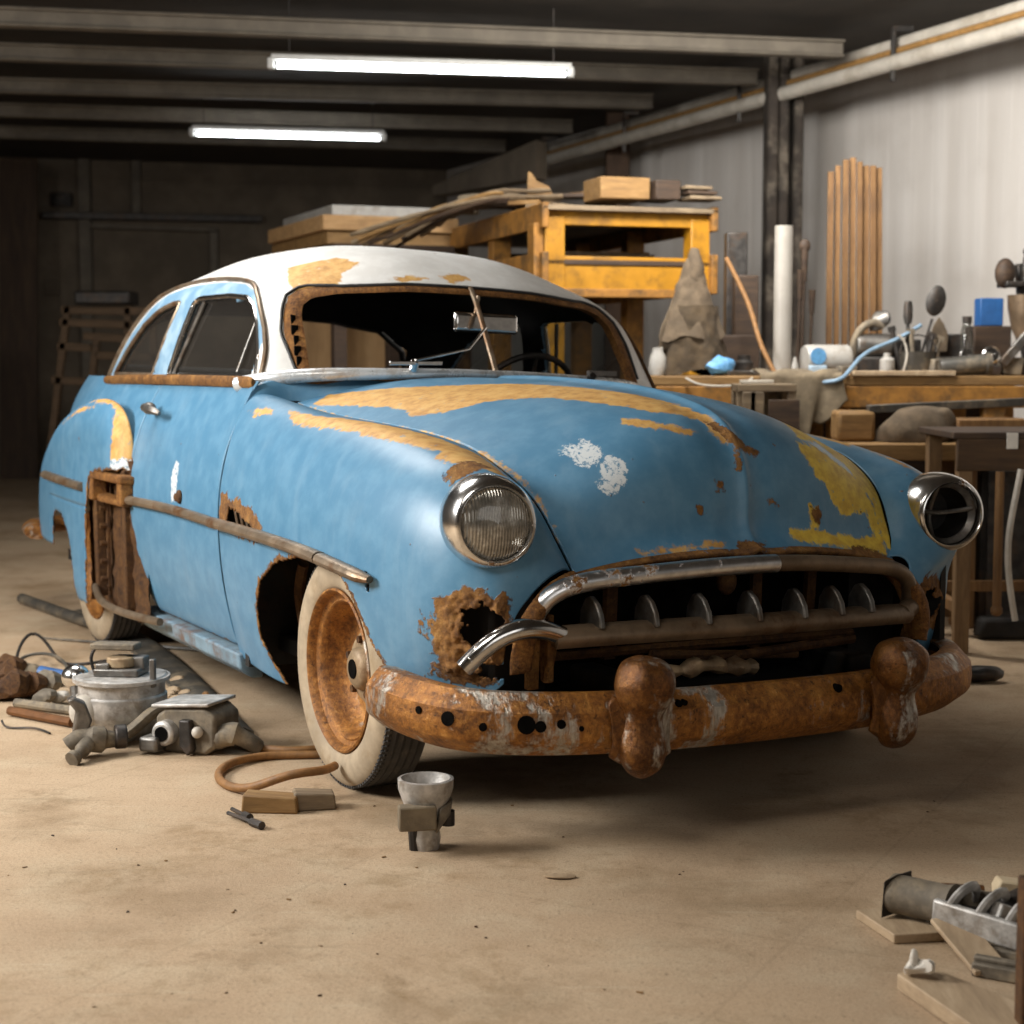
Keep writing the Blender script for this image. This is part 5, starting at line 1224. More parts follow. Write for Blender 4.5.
one(MB().lathe([(.0001, 0), (.045, 0), (.05, .03), (.045, .10), (.03, .13), (.03, .15), (.0001, .15)], 20).rough(.006, 20), 'white_jug', M['white'], 'small white jug on the bench left of the burlap bundle', 'jug', bevel=0); put(bpy.data.objects['white_jug'], 657, 9.25)
# hose stick leaning from the rack
a, b = onb(775, 9.25), at(726, 258, 9.5); m = MB().tube(curve([b - a, (b - a) * .62 + Vector((.03, 0, -.03)), (b - a) * .3 + Vector((-.0, 0, -.01)), Vector((0, 0, .012))], 24), .013, 9); o = one(m, 'bent_cane', M['hose'], 'bent tan cane leaning up from the bench beside the burlap bundle', 'cane'); o.location = a
# blue-white bag, jar, dark clutter behind
m = MB().sphere((0, 0, .05), .055, 16, sc=(1.5, 1, .9)).rough(.02, 22); put(one(m, 'plastic_bag', M['sky_plastic'], 'crumpled blue and white plastic bag right of the burlap bundle', 'bag'), 720, 9.2)
m = MB().lathe([(.0001, 0), (.05, 0), (.052, .07), (.035, .085), (.036, .11), (.0001, .112)], 20); put(one(m, 'dark_jar', M['steel_dark'], 'squat dark jar with a glinting lid behind the blue bag', 'jar'), 744, 9.45)
def boxy(px0, px1, ytop, d, dep, name, mat, label, cat, grp=None, bevel=.008, zb=0.0):
    a, b = at(px0, ytop, d), at(px1, ytop, d); h = a.z - BT - .001 - zb; m = MB().box((0, dep / 2, h / 2), (b.x - a.x, dep, h)); o = m.build(name, mat, bevel=bevel); o.location = ((a.x + b.x) / 2, d, BT + .001 + zb); return tag(o, label, cat, grp)
boxy(735, 759, 275, 9.6, .14, 'tool_case', M['wood_dark'], 'upright dark brown case on the bench beside the column', 'case')
boxy(727, 748, 232, 9.72, .13, 'speaker_box', M['steel_dark'], 'tall black speaker-like box at the back of the bench', 'box')
boxy(700, 760, 335, 9.55, .04, 'scrap_board', M['wood_dark'], 'low dark board standing behind the dark jar', 'board')
for k, (px, l, rz) in enumerate(((742, .16, .4), (757, .13, -.3), (765, .1, .9))):
    m = MB().box((0, 0, .012), (l, .035, .022)).rough(.006, 20); o = put(one(m, 'metal_scrap', M['steel'], ['longest flat metal scrap lying right of the blue bag', 'flat metal scrap lying between the long scrap and the pipe', 'shortest flat metal scrap at the foot of the white pipe'][k], 'scrap', 'metal scraps on the bench', bevel=.003), px, 9.14 + .02 * k); o.rotation_euler = (0, 0, rz)
# white upright pipe
h = at(782, 226, 9.4).z - BT; m = MB().lathe([(.046, 0), (.050, 0), (.050, h), (.046, h), (.046, 0)], 28, caps=False); put(one(m, 'pvc_pipe', M['pvc'], 'white plastic pipe standing upright on the bench by the column', 'pipe'), 782, 9.4)
m = MB().lathe([(.0001, 0), (.02, 0), (.018, .06), (.009, .09), (.009, .10), (.0001, .10)], 16); put(one(m, 'white_bottle', M['white'], 'slim white bottle at the foot of the white pipe', 'bottle'), 795, 9.2)
# long-handled tools behind the pipe
for k, (px, yt, w) in enumerate(((801, 246, 1), (809, 290, 0), (797, 270, 0))):
    z = at(px, yt, 9.6).z - BT; m = MB(); m.tube([(0, 0, 0), (.01, 0, z * .75)], .009, 8); m.tube([(.01, 0, z * .72), (.012, 0, z)], [.014, .02], 10)
    if w: m.sphere((.012, 0, z), .032, 12, sc=(1, .6, 1.2))
    put(one(m, 'long_tool', M['wood_dark'], ['long dark tool with a round head standing behind the white pipe', 'shortest dark tool handle standing right of the white pipe', 'dark tool handle standing close behind the white pipe'][k], 'tool', 'upright tools behind the pipe'), px, 9.6)
# bundle of battens leaning on the wall
bb = [(831, 172, .03), (838, 166, .026), (846, 160, .03), (853, 158, .03), (860, 162, .026), (866, 166, .03), (873, 166, .03), (879, 168, .028)]
for k, (px, yt, w) in enumerate(bb):
    top = at(px, yt, 9.86 + (k % 2) * .02); bot = onb(px - 1 + (k - 4) * .4, 9.72 + (k % 2) * .03) + Vector((0, 0, .0)); hgt = top.z - bot.z
    mid = bot; m = MB(); d = top - bot; m.beam((0, 0, .006), d, w * 1.1, .03, up=(0, 1, 0)); o = m.build('batten', M['wood_z'] if k % 2 else m_wood('batten_timber', hexc('#462f18'), hexc('#654623'), hexc('#7c5c33'), 1, 'z', grime=.15), bevel=.003); o.location = bot
    ords = ['leftmost', 'second from left', 'third from left', 'fourth from left', 'fourth from right', 'third from right', 'second from right', 'rightmost']
    tag(o, ords[k] + ' of the brown battens standing upright on the bench', 'batten', 'brown battens on the bench')
# white canister on its side with a blue printed end
cn = empty('white_canister', onb(826, 9.4) + Vector((0, 0, .085)), R(12), 'white canister lying on its side with blue print on the bench', 'canister')
MB().lathe([(.0001, -.13), (.075, -.13), (.083, -.115), (.083, .12), (.075, .13), (.0001, .13)], 32, Matrix.Rotation(R(90), 4, 'Y')).build('canister_body', M['white'], cn)
MB().cyl((-.08, -.081, .02), (-.08, -.088, .02), .045, n=28).build('round_print', M['sky_plastic'], cn)
MB().box((-.08, -.078, -.055), (.10, .02, .05)).build('pale_label', m_plain('pale_blue_label', hexc('#b9cfe0'), .5), cn, bevel=.004)
# blue hose over the bench edge
p = onb(915, 9.2); pts = [at(921, 325, 9.35), at(895, 340, 9.3), at(868, 352, 9.2), at(850, 370, 9.02), at(838, 380, 8.93), at(822, 382, 8.96), at(806, 379, 9.0)]
m = MB().tube(curve([q - p for q in pts], 50), .011, 10); o = one(m, 'air_hose', M['hose_blue'], 'blue-grey hose trailing over the bench edge', 'hose'); o.location = p
m = MB().tube(curve([Vector((-.18, 0, 0)), Vector((-.12, -.03, -.03)), Vector((0, -.035, -.042)), Vector((.12, -.03, -.03)), Vector((.17, 0, 0))], 24), .006, 8); o = one(m, 'looped_cable', M['pipe_white'], 'pale thin cable sagging over the bench edge below the burlap', 'cable'); o.location = at(720, 378, 8.985)
# small white bottle
bt = empty('pill_bottle', onb(887, 9.2), 0, 'small bright white bottle in front of the tool bucket', 'bottle')
MB().lathe([(.0001, 0), (.038, 0), (.04, .01), (.04, .085), (.022, .10), (.0001, .10)], 24).build('bottle_body', M['white'], bt); MB().lathe([(.0001, .10), (.020, .10), (.020, .122), (.0001, .122)], 20).build('cap', M['white'], bt)
# bucket of tools
bk = empty('tool_bucket', onb(917, 9.35), 0, 'dark bucket stuffed with tools in the middle of the bench', 'bucket')
MB().lathe([(.0001, 0), (.085, 0), (.10, .12), (.103, .13), (.098, .13), (.082, .012), (.0001, .012)], 30).build('bucket_body', M['lead'], bk)
MB().tube([(.10 * math.cos(a), -.03 + .02 * math.sin(a), .12 + .1 * math.sin(a)) for a in np.linspace(0, math.pi, 20)], .004, 6).build('bail_handle', M['steel_dark'], bk)
b0 = bk.location
def tool(name, mb, mat, label, cat, dx, dy, dz=.02, rot=(0, 0, 0)):
    o = one(mb, name, mat, label, cat, 'tools in the dark bucket'); o.location = b0 + Vector((dx, dy, dz)); o.rotation_euler = rot; return o
m = MB().tube([(0, 0, 0), (.0, 0, .28)], .010, 8); m.tube([(0, 0, .26), (0, 0, .30), (0, 0, .36), (0, 0, .385)], [.018, .026, .024, .018], 10); tool('screwdriver', m, M['steel_dark'], 'dark screwdriver standing upright in the tool bucket', 'screwdriver', -.055, 0)
m = MB().tube([(0, 0, 0), (.02, 0, .30)], .008, 8); rows = [[(.02 + r_ * .055 * math.cos(a), -.01 + .02 * r_ * r_, .40 + r_ * .085 * math.sin(a)) for a in np.linspace(0, 2 * math.pi, 28, endpoint=False)] for r_ in (.02, .3, .6, .85, 1)]
m.grid(np.array(rows), cv=True); tool('ladle', m, M['steel_dark'], 'spoon-shaped ladle leaning right out of the tool bucket', 'ladle', .0, .02, .02, (0, R(12), 0))
for k, (dx, rx, l) in enumerate(((-.02, -6, .22), (.045, 10, .2), (.07, 18, .19), (-.075, -14, .24))):
    m = MB().tube([(0, 0, 0), (0, 0, l)], [.012, .014], 8); m.box((0, 0, l), (.04, .02, .03)); tool('hand_tool', m, M['steel_dark'] if k % 2 else M['dust_metal'], ['stubby dark hand tool in the middle of the bucket', 'hand tool leaning right near the bucket rim', 'shortest hand tool leaning far right over the bucket rim', 'long hand tool leaning left over the bucket rim'][k], 'tool', dx, -.02 + .02 * k, .02, (0, R(rx), 0))
m = MB().tube(curve([(0, 0, .0), (.02, 0, .09), (.0, 0, .17), (-.03, 0, .2)], 16), .006, 8); o = put(one(m, 'wire_offcut', M['pipe_white'], 'thin pale stick in front of the screwdriver', 'stick'), 903, 9.22); o.location.z += .02
# clamp / machine left of bucket
mc = empty('bench_grinder', onb(873, 9.5), 0, 'dark grinder-like machine behind the blue hose', 'machine')
MB().box((0, 0, .05), (.22, .16, .1)).rough(.008, 15).build('machine_base', M['steel_dark'], mc, bevel=.012); MB().cyl((-.1, 0, .16), (.1, 0, .16), .07, n=24).build('motor_housing', M['steel'], mc, bevel=.012)
MB().tube(curve([(-.12, -.02, .10), (-.10, -.03, .22), (-.02, -.03, .29), (.05, -.02, .27)], 18), .022, 10).build('guard_arm', M['dust_metal'], mc)
m = MB().sphere((0, 0, .06), .06, 14, sc=(1, .7, 1)).rough(.02, 14); put(one(m, 'wire_ball', M['steel'], 'grey tangle of wire behind the small white bottle', 'wire'), 884, 9.6, .28); bpy.data.objects['wire_ball'].location.z = mc.location.z + .235; bpy.data.objects['wire_ball'].location.y = 9.5; bpy.data.objects['wire_ball'].location.x = mc.location.x + .03
# flat scraper standing in for a shadow on the wall
m = MB().prism([(-.05, 0, .0), (.05, 0, .0), (.055, 0, .10), (.03, 0, .16), (.0, 0, .20), (-.03, 0, .15), (-.05, 0, .09)], (0, .012, 0)); m.tube([(0, .006, -.12), (0, .006, .02)], .01, 8); o = one(m, 'shadow_plate', M['burlap'], 'tan scraper standing in for a wall shadow beside the ladle', 'silhouette', bevel=.004); o.location = onb(938, 9.75) + Vector((0, 0, .13))
boxy(928, 1000, 334, 9.8, .05, 'back_board', M['steel_dark'], 'low dark board standing at the back of the bench', 'board')
# glass bottle, blue box, round tins
gb = empty('glass_bottle', onb(966, 9.5), 0, 'clear glass bottle with a dark cap on the bench', 'bottle')
MB().lathe([(.0001, 0), (.034, 0), (.036, .02), (.036, .22), (.026, .27), (.020, .285), (.0001, .285)], 24).build('bottle_body', M['clear'], gb); MB().lathe([(.0001, .285), (.026, .285), (.026, .325), (.0001, .325)], 20).build('cap', M['steel_dark'], gb); MB().lathe([(.0001, .02), (.030, .02), (.030, .12), (.0001, .12)], 20).build('contents', M['dust_metal'], gb)
st_ = boxy(974, 1012, 326, 9.62, .2, 'wooden_riser', M['wood_dark'], 'dark wooden riser carrying the blue box on the bench', 'box')
block(980, 298, 1004, 322, 9.64, .13, M['blue_plastic'], 'blue_box', 'bright blue box standing on the dark riser', 'box', 0, zb=st_.location.z + at(974, 326, 9.62).z - BT - .0)
for k, (px, r_, lab) in enumerate(((966, .042, 'round bright tin lid leaning under the glass bottle'), (990, .048, 'round bright tin lid leaning under the blue box'))):
    m = MB().lathe([(.0001, 0), (r_, 0), (r_, .02), (r_ * .85, .026), (.0001, .026)], 28, Matrix.Rotation(R(78), 4, 'X')); o = put(one(m, 'tin_lid', M['chrome_worn'], lab, 'tin lid', 'tin lids on the bench'), px, 9.36, r_ + .06)
for k, (px, w, h, d) in enumerate(((958, .10, .05, 9.38), (985, .16, .055, 9.38), (1010, .12, .10, 9.42))):
    m = MB().box((0, 0, h / 2), (w, .1, h)).rough(.012, 18); put(one(m, 'scrap_part', M['dust_metal'] if k != 1 else M['steel_dark'], ['small rusty part under the left tin lid', 'dark wide part under the right tin lid', 'tall rusty part at the foot of the press'][k], 'part', 'scrap parts on the bench', bevel=.008), px, d)
m = MB().lathe([(.0001, -.13), (.045, -.13), (.05, -.115), (.05, .11), (.058, .115), (.058, .14), (.0001, .14)], 26, Matrix.Rotation(R(84), 4, 'Y')); put(one(m, 'clear_canister', M['lead'], 'grey translucent canister lying on the bench front', 'canister'), 964, 9.12, .055)
for k, (px, d, w, h, rz, mt, lab) in enumerate(((846, 9.25, .10, .05, .3, 'dust_metal', 'flat grey fitting between the canister and the hose'), (858, 9.6, .07, .16, .1, 'steel_dark', 'upright dark tin behind the blue-grey hose'), (935, 9.28, .06, .09, .6, 'dust_metal', 'grey knuckle-shaped part right of the tool bucket'), (946, 9.55, .12, .10, .2, 'steel_dark', 'dark block between the tool bucket and the glass bottle'), (815, 9.62, .16, .14, .1, 'wood_dark', 'dark box behind the white canister'), (712, 9.55, .14, .10, .2, 'steel_dark', 'dark tin low behind the blue bag'), (900, 9.62, .20, .20, .0, 'steel_dark', 'dark case standing behind the tool bucket'), (955, 9.18, .05, .035, .9, 'rust_dark', 'rusty nut-like part in front of the clear canister'))):
    m = MB().box((0, 0, h / 2), (w, w * .7, h)).rough(.010, 16); o = put(one(m, 'bench_part', M[mt], lab, 'part', 'small parts on the bench', bevel=.008), px, d); o.rotation_euler = (0, 0, rz)
# press at the right end
ps_ = empty('bench_press', onb(1018, 9.5), 0, 'dark machine with a bowl-shaped housing at the right end of the bench', 'machine')
MB().box((.02, 0, .03), (.26, .22, .06)).build('machine_base', M['steel_dark'], ps_, bevel=.01)
MB().beam((.08, .05, .04), (.02, .05, .62), .07, .07, up=(0, 1, 0)).build('machine_column', M['steel_dark'], ps_, bevel=.008)
MB().box((.02, -.02, .50), (.26, .2, .03)).build('tray', M['steel_dark'], ps_, bevel=.008)
MB().lathe([(.0001, .18), (.05, .18), (.085, .26), (.105, .36), (.11, .44), (.10, .44)], 26, Matrix.Translation((.02, -.08, 0))).build('bowl_housing', M['bar'], ps_)
MB().sphere((-.10, -.05, .56), .07, 18, sc=(.8, .8, 1.2)).build('motor_head', M['wood_dark'], ps_); MB().cyl((.03, -.02, .51), (.03, -.02, .66), .032, .022, 16).build('spindle', M['steel'], ps_); MB().sphere((.03, -.02, .68), .026, 12).build('spindle_knob', M['steel_dark'], ps_)
MB().beam((-.13, -.14, .06), (.10, -.14, .34), .05, .035, up=(0, 1, 0)).build('brace_arm', M['steel'], ps_, bevel=.006)

# ------------------------------------------------------------------ below the bench: crate with cloth, low table, sack
cr = empty('wooden_crate', (at(765, 400, 8.75).x, 8.7, 0), 0, 'small open wooden crate standing in front of the bench', 'crate')
ctop = at(765, 384, 8.7).z; w2 = (at(800, 384, 8.7).x - at(741, 384, 8.7).x)
for x in (-w2 / 2 + .02, w2 / 2 - .02):
    for y in (.02, .22): MB().box((x, y, ctop / 2), (.04, .04, ctop)).build('leg', M['wood_grey'], cr, bevel=.004)
MB().box((0, .12, ctop - .02), (w2, .26, .04)).build('crate_top', M['wood_grey'], cr, bevel=.004)
for x in (-.06, -.02): MB().box((x - .03, -.008, ctop - .18), (.07, .02, .28)).build('slat', M['wood_grey'], cr, bevel=.004)
MB().box((.09, -.004, ctop - .20), (.16, .015, .24)).build('dark_drawer', M['wood_dark'], cr, bevel=.004)
m = MB().box((0, 0, .009), (.16, .12, .018)); o = one(m, 'white_tile', M['pipe_white'], 'pale square tile on the crate top in front of the bench', 'tile', bevel=.003); o.location = (at(757, 384, 8.78).x, 8.80, ctop + .001)
# cloth hung over the bench edge
rows = []
for i, s_ in enumerate(np.linspace(0, 1, 40)):
    row = []
    for u in np.linspace(0, 1, 60):
        x = (u - .5) * .46; L = .16 + .26 * (1 - abs(u - .30) * 1.4) + .03 * math.sin(u * 17)
        q = s_ * (L + .26); lip = .26
        if q < lip: y, z = .26 - q, .012 + .012 * math.sin(u * 13 + s_ * 9)
        else: y, z = -.022 - .03 * math.sin(u * 15) * (q - lip) * 3, .0 - (q - lip)
        row.append((x + .03 * math.sin(u * 9 + s_ * 4) * s_, y, z))
    rows.append(row)
m = MB().grid(np.array(rows)); o = one(m, 'draped_cloth', M['dusty_cloth'], 'grey-brown cloth draped over the bench edge by the crate', 'cloth', solid=.006, angle=80); o.location = (at(800, 378, 9.0).x, 8.97, BT + .012)
lt = empty('low_table', (at(900, 450, 8.2).x, 8.15, 0), 0, 'low timber table in front of the bench, behind the far fender', 'table')
LT = at(900, 444, 8.15).z; lw = at(975, 440, 8.15).x - at(815, 440, 8.15).x
MB().box((0, .25, LT - .04), (lw, .5, .08)).build('table_top', M['wood'], lt, bevel=.006)
for x in (-lw / 2 + .06, lw / 2 - .06):
    for y in (.06, .44): MB().box((x, y, (LT - .08) / 2), (.09, .09, LT - .08)).build('leg', M['wood_z'], lt, bevel=.006)
def onl(px, d): v = at(px, 440, d); return Vector((v.x, d, LT + .001))
def blk(px0, px1, yt, d, dep, name, mat, label, cat, bevel=.008):
    a, b = at(px0, yt, d), at(px1, yt, d); h = a.z - LT - .001; o = MB().box((0, dep / 2, h / 2), (b.x - a.x, dep, h)).build(name, mat, bevel=bevel); o.location = ((a.x + b.x) / 2, d, LT + .001); return tag(o, label, cat)
blk(838, 876, 411, 8.35, .2, 'wood_block', M['wood'], 'rounded wood block at the left end of the low table', 'wood block', .02)
blk(958, 1030, 419, 8.3, .25, 'wood_box', M['wood_z'], 'orange-brown wooden box right of the sack', 'box')
rows = []
for z, k_ in ((0, 1.0), (.04, 1.06), (.09, .98), (.13, .82), (.16, .6), (.175, .25), (.178, .02)):
    rows.append([(.19 * k_ * (1 + .08 * math.sin(3 * a + z * 20)) * math.cos(a) + z * .3, .13 * k_ * math.sin(a) * (1 + .06 * math.sin(5 * a)), z) for a in np.linspace(0, 2 * math.pi, 48, endpoint=False)])
m = MB().grid(patch(rows, 30, 48), cv=True).rough(.012, 14); o = one(m, 'burlap_sack', M['burlap'], 'slumped burlap sack on the low table behind the far fender', 'sack', angle=80); o.location = onl(912, 8.38)
a, b = at(858, 413, 8.62), at(1010, 406, 8.7); plank(a, b, .06, .04, M['lead'], 'grey bar resting across the wood block and wooden box', name='metal_bar', cat='bar', rough=.002); bpy.data.objects['metal_bar'].location.y = 8.43; bpy.data.objects['metal_bar'].location.z = at(870, 411, 8.35).z + .024

# dark table at the right edge
dt = empty('dark_table', (at(962, 440, 7.4).x, 7.45, 0), 0, 'dark brown timber table at the right edge of the workshop', 'table')
TT = at(990, 432, 7.45).z
MB().box((.42, .3, TT - .015), (.90, .64, .03)).build('table_top', M['wood_dark'], dt, bevel=.005)
MB().box((.42, .0, TT - .10), (.86, .035, .14)).build('apron', m_wood('dark_apron', hexc('#33230f'), hexc('#4a3520'), hexc('#5c4429'), 1, 'x'), dt, bevel=.005)
for x, y in ((.03, 0.02), (.82, .02), (.03, .56), (.82, .56)): MB().box((x, y, (TT - .03) / 2), (.065, .06, TT - .03)).build('leg', m_wood('tan_leg', hexc('#5d452b'), hexc('#7a5f40'), hexc('#947752'), 1, 'z'), dt, bevel=.005)
MB().box((.03, .3, .20), (.04, .5, .05)).build('stretcher', M['wood_z'], dt, bevel=.004); MB().box((.42, .5, .24), (.8, .04, .05)).build('stretcher', M['wood_z'], dt, bevel=.004)
cb2 = empty('shade_backdrop', (dt.location.x + .86, 8.2, 0), 0, 'dark shade-filling cabinet standing behind the dark table', 'backdrop')  # dark box added to stand in for the black gap behind the table
MB().box((0, .05, .40), (1.1, .1, .80)).build('carcass', M['dark_metal'], cb2, bevel=.01)
for x in (-.27, .27): MB().box((x, -.008, .40), (.5, .016, .74)).build('door', M['steel_dark'], cb2, bevel=.006)
m = MB().box((0, 0, 0), (.05, .004, .07)); o = one(m, 'paper_tag', M['paper'], 'small white paper tag pinned to the dark table apron', 'tag', bevel=.001); o.location = (at(1013, 441, 7.42).x, 7.428, at(1013, 441, 7.42).z)
z0 = at(1001, 616, 7.3).z; a = at(1001, 540, 7.36); m = MB().tube([(0, 0, z0), (0, 0, TT - .17)], .02, 10); m.sphere((0, 0, z0 + .01), .028, 10); o = one(m, 'hanging_rod', M['wood_z'], 'tan rod hanging under the dark table apron', 'rod'); o.location = (a.x, 7.40, 0)
pts = [at(1024, 470, 7.3), at(1018, 500, 7.3), at(1011, 545, 7.3), at(1013, 590, 7.3), at(1018, 622, 7.3)]; m = MB().tube(curve([p - pts[0] for p in pts], 30), .014, 9); o = one(m, 'hanging_cable', M['pipe_white'], 'pale cable hanging at the right edge below the dark table', 'cable'); o.location = pts[0] + Vector((0, .04, 0))
for k, (px, py, w, h) in enumerate(((1008, 640, .26, .10), (985, 600, .2, .35), (1035, 590, .16, .5))):
    v = ground(px, 640 - (k > 0) * 22); m = MB().box((0, .04, h / 2), (w, .12, h)).rough(.02, 7); o = one(m, 'scrap_heap', M['dark_metal'], ['low dark scrap part under the dark table front', 'bulky dark scrap part deep under the dark table', 'tall dark scrap part under the right end of the dark table'][k], 'scrap', 'dark scrap under the table', bevel=.02); o.location = v
v = ground(945, 655); rows = MB().sphere((0, 0, .03), .05, 14, sc=(2.2, 1, .7)).rough(.015, 15); o = one(rows, 'dark_rag', M['steel_dark'], 'dark lump on the floor beyond the right end of the bumper', 'rag'); o.location = ground(978, 682)
v = ground(945, 640); m = MB().tube([(-.25, 0, .02), (.25, .02, .02)], .02, 10); o = one(m, 'floor_pipe', M['hose'], 'short tan pipe lying on the floor under the dark table', 'pipe'); o.location = ground(1000, 625)

# ------------------------------------------------------------------ floor, left: motor, gearbox, hose, blocks
def fm(px, py): return ground(px, py)
mo_ = empty('pump_motor', fm(112, 746) + Vector((0, .16, 0)), R(-8), 'round cast-aluminium pump motor on the floor beside the car', 'motor')
MB().lathe([(.0001, .0), (.10, .0), (.125, .03), (.15, .09), (.155, .10), (.155, .165), (.148, .172), (.148, .215), (.156, .22), (.156, .235), (.15, .24), (.0001, .24)], 48).build('motor_body', M['alu'], mo_, angle=30)
MB().lathe([(.158, .222), (.166, .222), (.166, .236), (.158, .236)], 48, closed=True, caps=False).build('top_flange', M['alu'], mo_)
m = MB().box((.0, 0, .255), (.16, .12, .03)); m.box((-.05, -.03, .275), (.05, .05, .03)); m.box((.05, .02, .285), (.07, .06, .05)); m.build('brush_plate', M['steel'], mo_, bevel=.006)
MB().cyl((.0, .0, .27), (.0, .0, .31), .05, n=24).build('top_cap', M['hub'], mo_, bevel=.006); MB().box((-.03, .03, .345), (.16, .08, .025)).rough(.004, 20).build('tilted_cover', M['dust_metal'], mo_, bevel=.006)
MB().tube(curve([(-.11, .03, .24), (-.12, .03, .30), (-.09, .04, .345), (.0, .05, .35)], 16), .006, 8).build('wire_loop', M['steel_dark'], mo_)
MB().box((.135, -.06, .26), (.02, .02, .11)).build('terminal_post', M['steel'], mo_, bevel=.004)
MB().sphere((-.085, -.125, .12), .055, 20, sc=(1, .7, 1.2)).build('white_boss', M['pipe_white'], mo_)
MB().tube(curve([(.02, -.155, .02), (.10, -.15, .07), (.15, -.10, .12), (.17, -.05, .10)], 20), [.03, .04] + [.038] * 16 + [.03, .02], 12, flat=.6).build('outlet_duct', M['dust_metal'], mo_)
MB().sphere((-.175, .02, .22), .05, 22).build('chrome_ball', M['chrome_worn'], mo_); MB().tube([(-.17, .0, .20), (-.15, -.03, .08)], .02, 10).build('ball_stem', M['steel'], mo_)
mo_.scale = (1, 1, .9)
# valve in front of it
vl = empty('valve_fitting', fm(87, 757), R(20), 'dark forked valve fitting lying in front of the pump motor', 'fitting')
MB().tube(curve([(-.06, .0, .04), (-.02, 0, .06), (.04, 0, .055), (.10, .01, .05)], 14), [.035] * 6 + [.045] * 4 + [.03] * 4, 12).rough(.005, 22).build('valve_body', M['dust_metal'], vl)
MB().prism([(-.045, .0, .06), (.0, .0, .05), (.02, 0, .12), (.0, .0, .18), (-.04, .0, .20), (-.06, 0, .19), (-.03, 0, .15)], (0, .05, 0)).build('fork_arm', M['steel'], vl, bevel=.008)
MB().tube(curve([(.0, -.03, .05), (-.03, -.08, .035), (-.06, -.11, .02)], 12), [.026] * 6 + [.018] * 3 + [.026] * 3, 12).build('bent_spout', M['dust_metal'], vl)
MB().cyl((.09, .0, .06), (.13, .0, .06), .04, n=18).build('end_flange', M['steel_dark'], vl, bevel=.006)
# gearbox block
gx = empty('gearbox', fm(184, 754), R(-22), 'square metal gearbox lying beside the hose end', 'gearbox')
MB().prism([(-.11, 0, .02), (-.11, 0, .12), (-.07, 0, .15), (.08, 0, .16), (.12, 0, .13), (.12, 0, .03), (.08, 0, .0), (-.08, 0, .0)], (0, .16, 0)).build('casing', M['dust_metal'], gx, bevel=.012)
MB().prism([(-.12, -.01, .148), (.10, -.01, .165), (.10, .17, .165), (-.12, .17, .148)], (0, 0, .012)).build('top_plate', M['alu'], gx, bevel=.004)
MB().cyl((-.06, -.04, .07), (-.06, .01, .07), .042, n=22).build('round_socket', M['alu'], gx, bevel=.01); MB().cyl((-.06, -.043, .07), (-.06, -.03, .07), .025, n=18).build('dark_bore', M['dark'], gx)
MB().box((-.10, -.03, .035), (.07, .07, .05)).build('foot', M['steel'], gx, bevel=.01); MB().prism([(.0, -.03, .12), (.04, -.03, .12), (.05, -.03, .02), (.03, -.03, .0), (.0, -.03, .03)], (0, .03, 0)).build('bracket', M['steel_dark'], gx, bevel=.006)
MB().tube(curve([(.10, .04, .05), (.16, .05, .07), (.20, .07, .05), (.22, .10, .02)], 14), [.04] * 7 + [.03] * 7, 12).rough(.006, 20).build('output_snout', M['dust_metal'], gx); MB().sphere((.06, -.012, .08), .02, 12).build('white_plug', M['pipe_white'], gx)
# long strips lying along the car
def strip(pts, w, h, name, mat, label, cat, grp=None):
    P_ = [fm(*p) for p in pts]; mid = P_[0]; m = MB(); q = curve([p - mid for p in P_], 30); rows = []
    T_ = np.gradient(q, axis=0); T_ /= np.linalg.norm(T_, axis=1, keepdims=True)
    for p, t_ in zip(q, T_):
        n_ = np.array([t_[1], -t_[0], 0]); rows.append([p + n_ * a + np.array([0, 0, b]) for a, b in ((-w / 2, .001), (-w / 2, h * .5), (-w * .25, h), (w * .1, h * .85), (w / 2, h * .4), (w / 2, .001))])
    m.grid(np.array(rows), cv=True); n6 = 6; m.f.append(list(range(n6))); m.mi.append(0); e = 29 * n6; m.f.append([e + i for i in range(n6)][::-1]); m.mi.append(0)
    o = one(m, name, mat, label, cat, grp, angle=40); o.location = mid; return o
strip([(76, 616), (130, 640), (180, 680), (214, 716), (234, 738)], .14, .035, 'rocker_moulding', M['lead'], 'wide grey moulding strip on the floor along the car', 'moulding')
a0 = fm(22, 604); m = MB().tube(curve([Vector((0, 0, .03)), fm(60, 618) - a0 + Vector((0, 0, .03)), fm(112, 640) - a0 + Vector((0, 0, .05))], 20), .028, 10); o = one(m, 'grey_tube', M['lead'], 'long grey tube lying left of the wide moulding strip', 'tube'); o.location = a0
a0 = fm(42, 640); m = MB().tube([Vector((0, 0, .01)), fm(200, 652) - a0 + Vector((0, 0, .01))], [.004, .010], 8); o = one(m, 'thin_strip', M['lead'], 'thin dark strip lying behind the pump motor', 'strip'); o.location = a0
a0 = fm(165, 690); m = MB(); rr_ = random.Random(3)
# crumbs of filler spilled on the strip, each a lump of its own
for k in range(9):
    v = fm(168 + rr_.uniform(0, 34), 684 + rr_.uniform(0, 18)); r_ = rr_.uniform(.012, .03); o = one(MB().sphere((0, 0, r_ * .5), r_, 10, sc=(1.3, 1, .8)).rough(r_ * .3, 30), 'filler_lump', M['wood_dusty'], 'tan lump of filler crumbled on the grey moulding strip', 'lump', 'filler lumps by the moulding'); o.location = v + Vector((0, 0, .0))
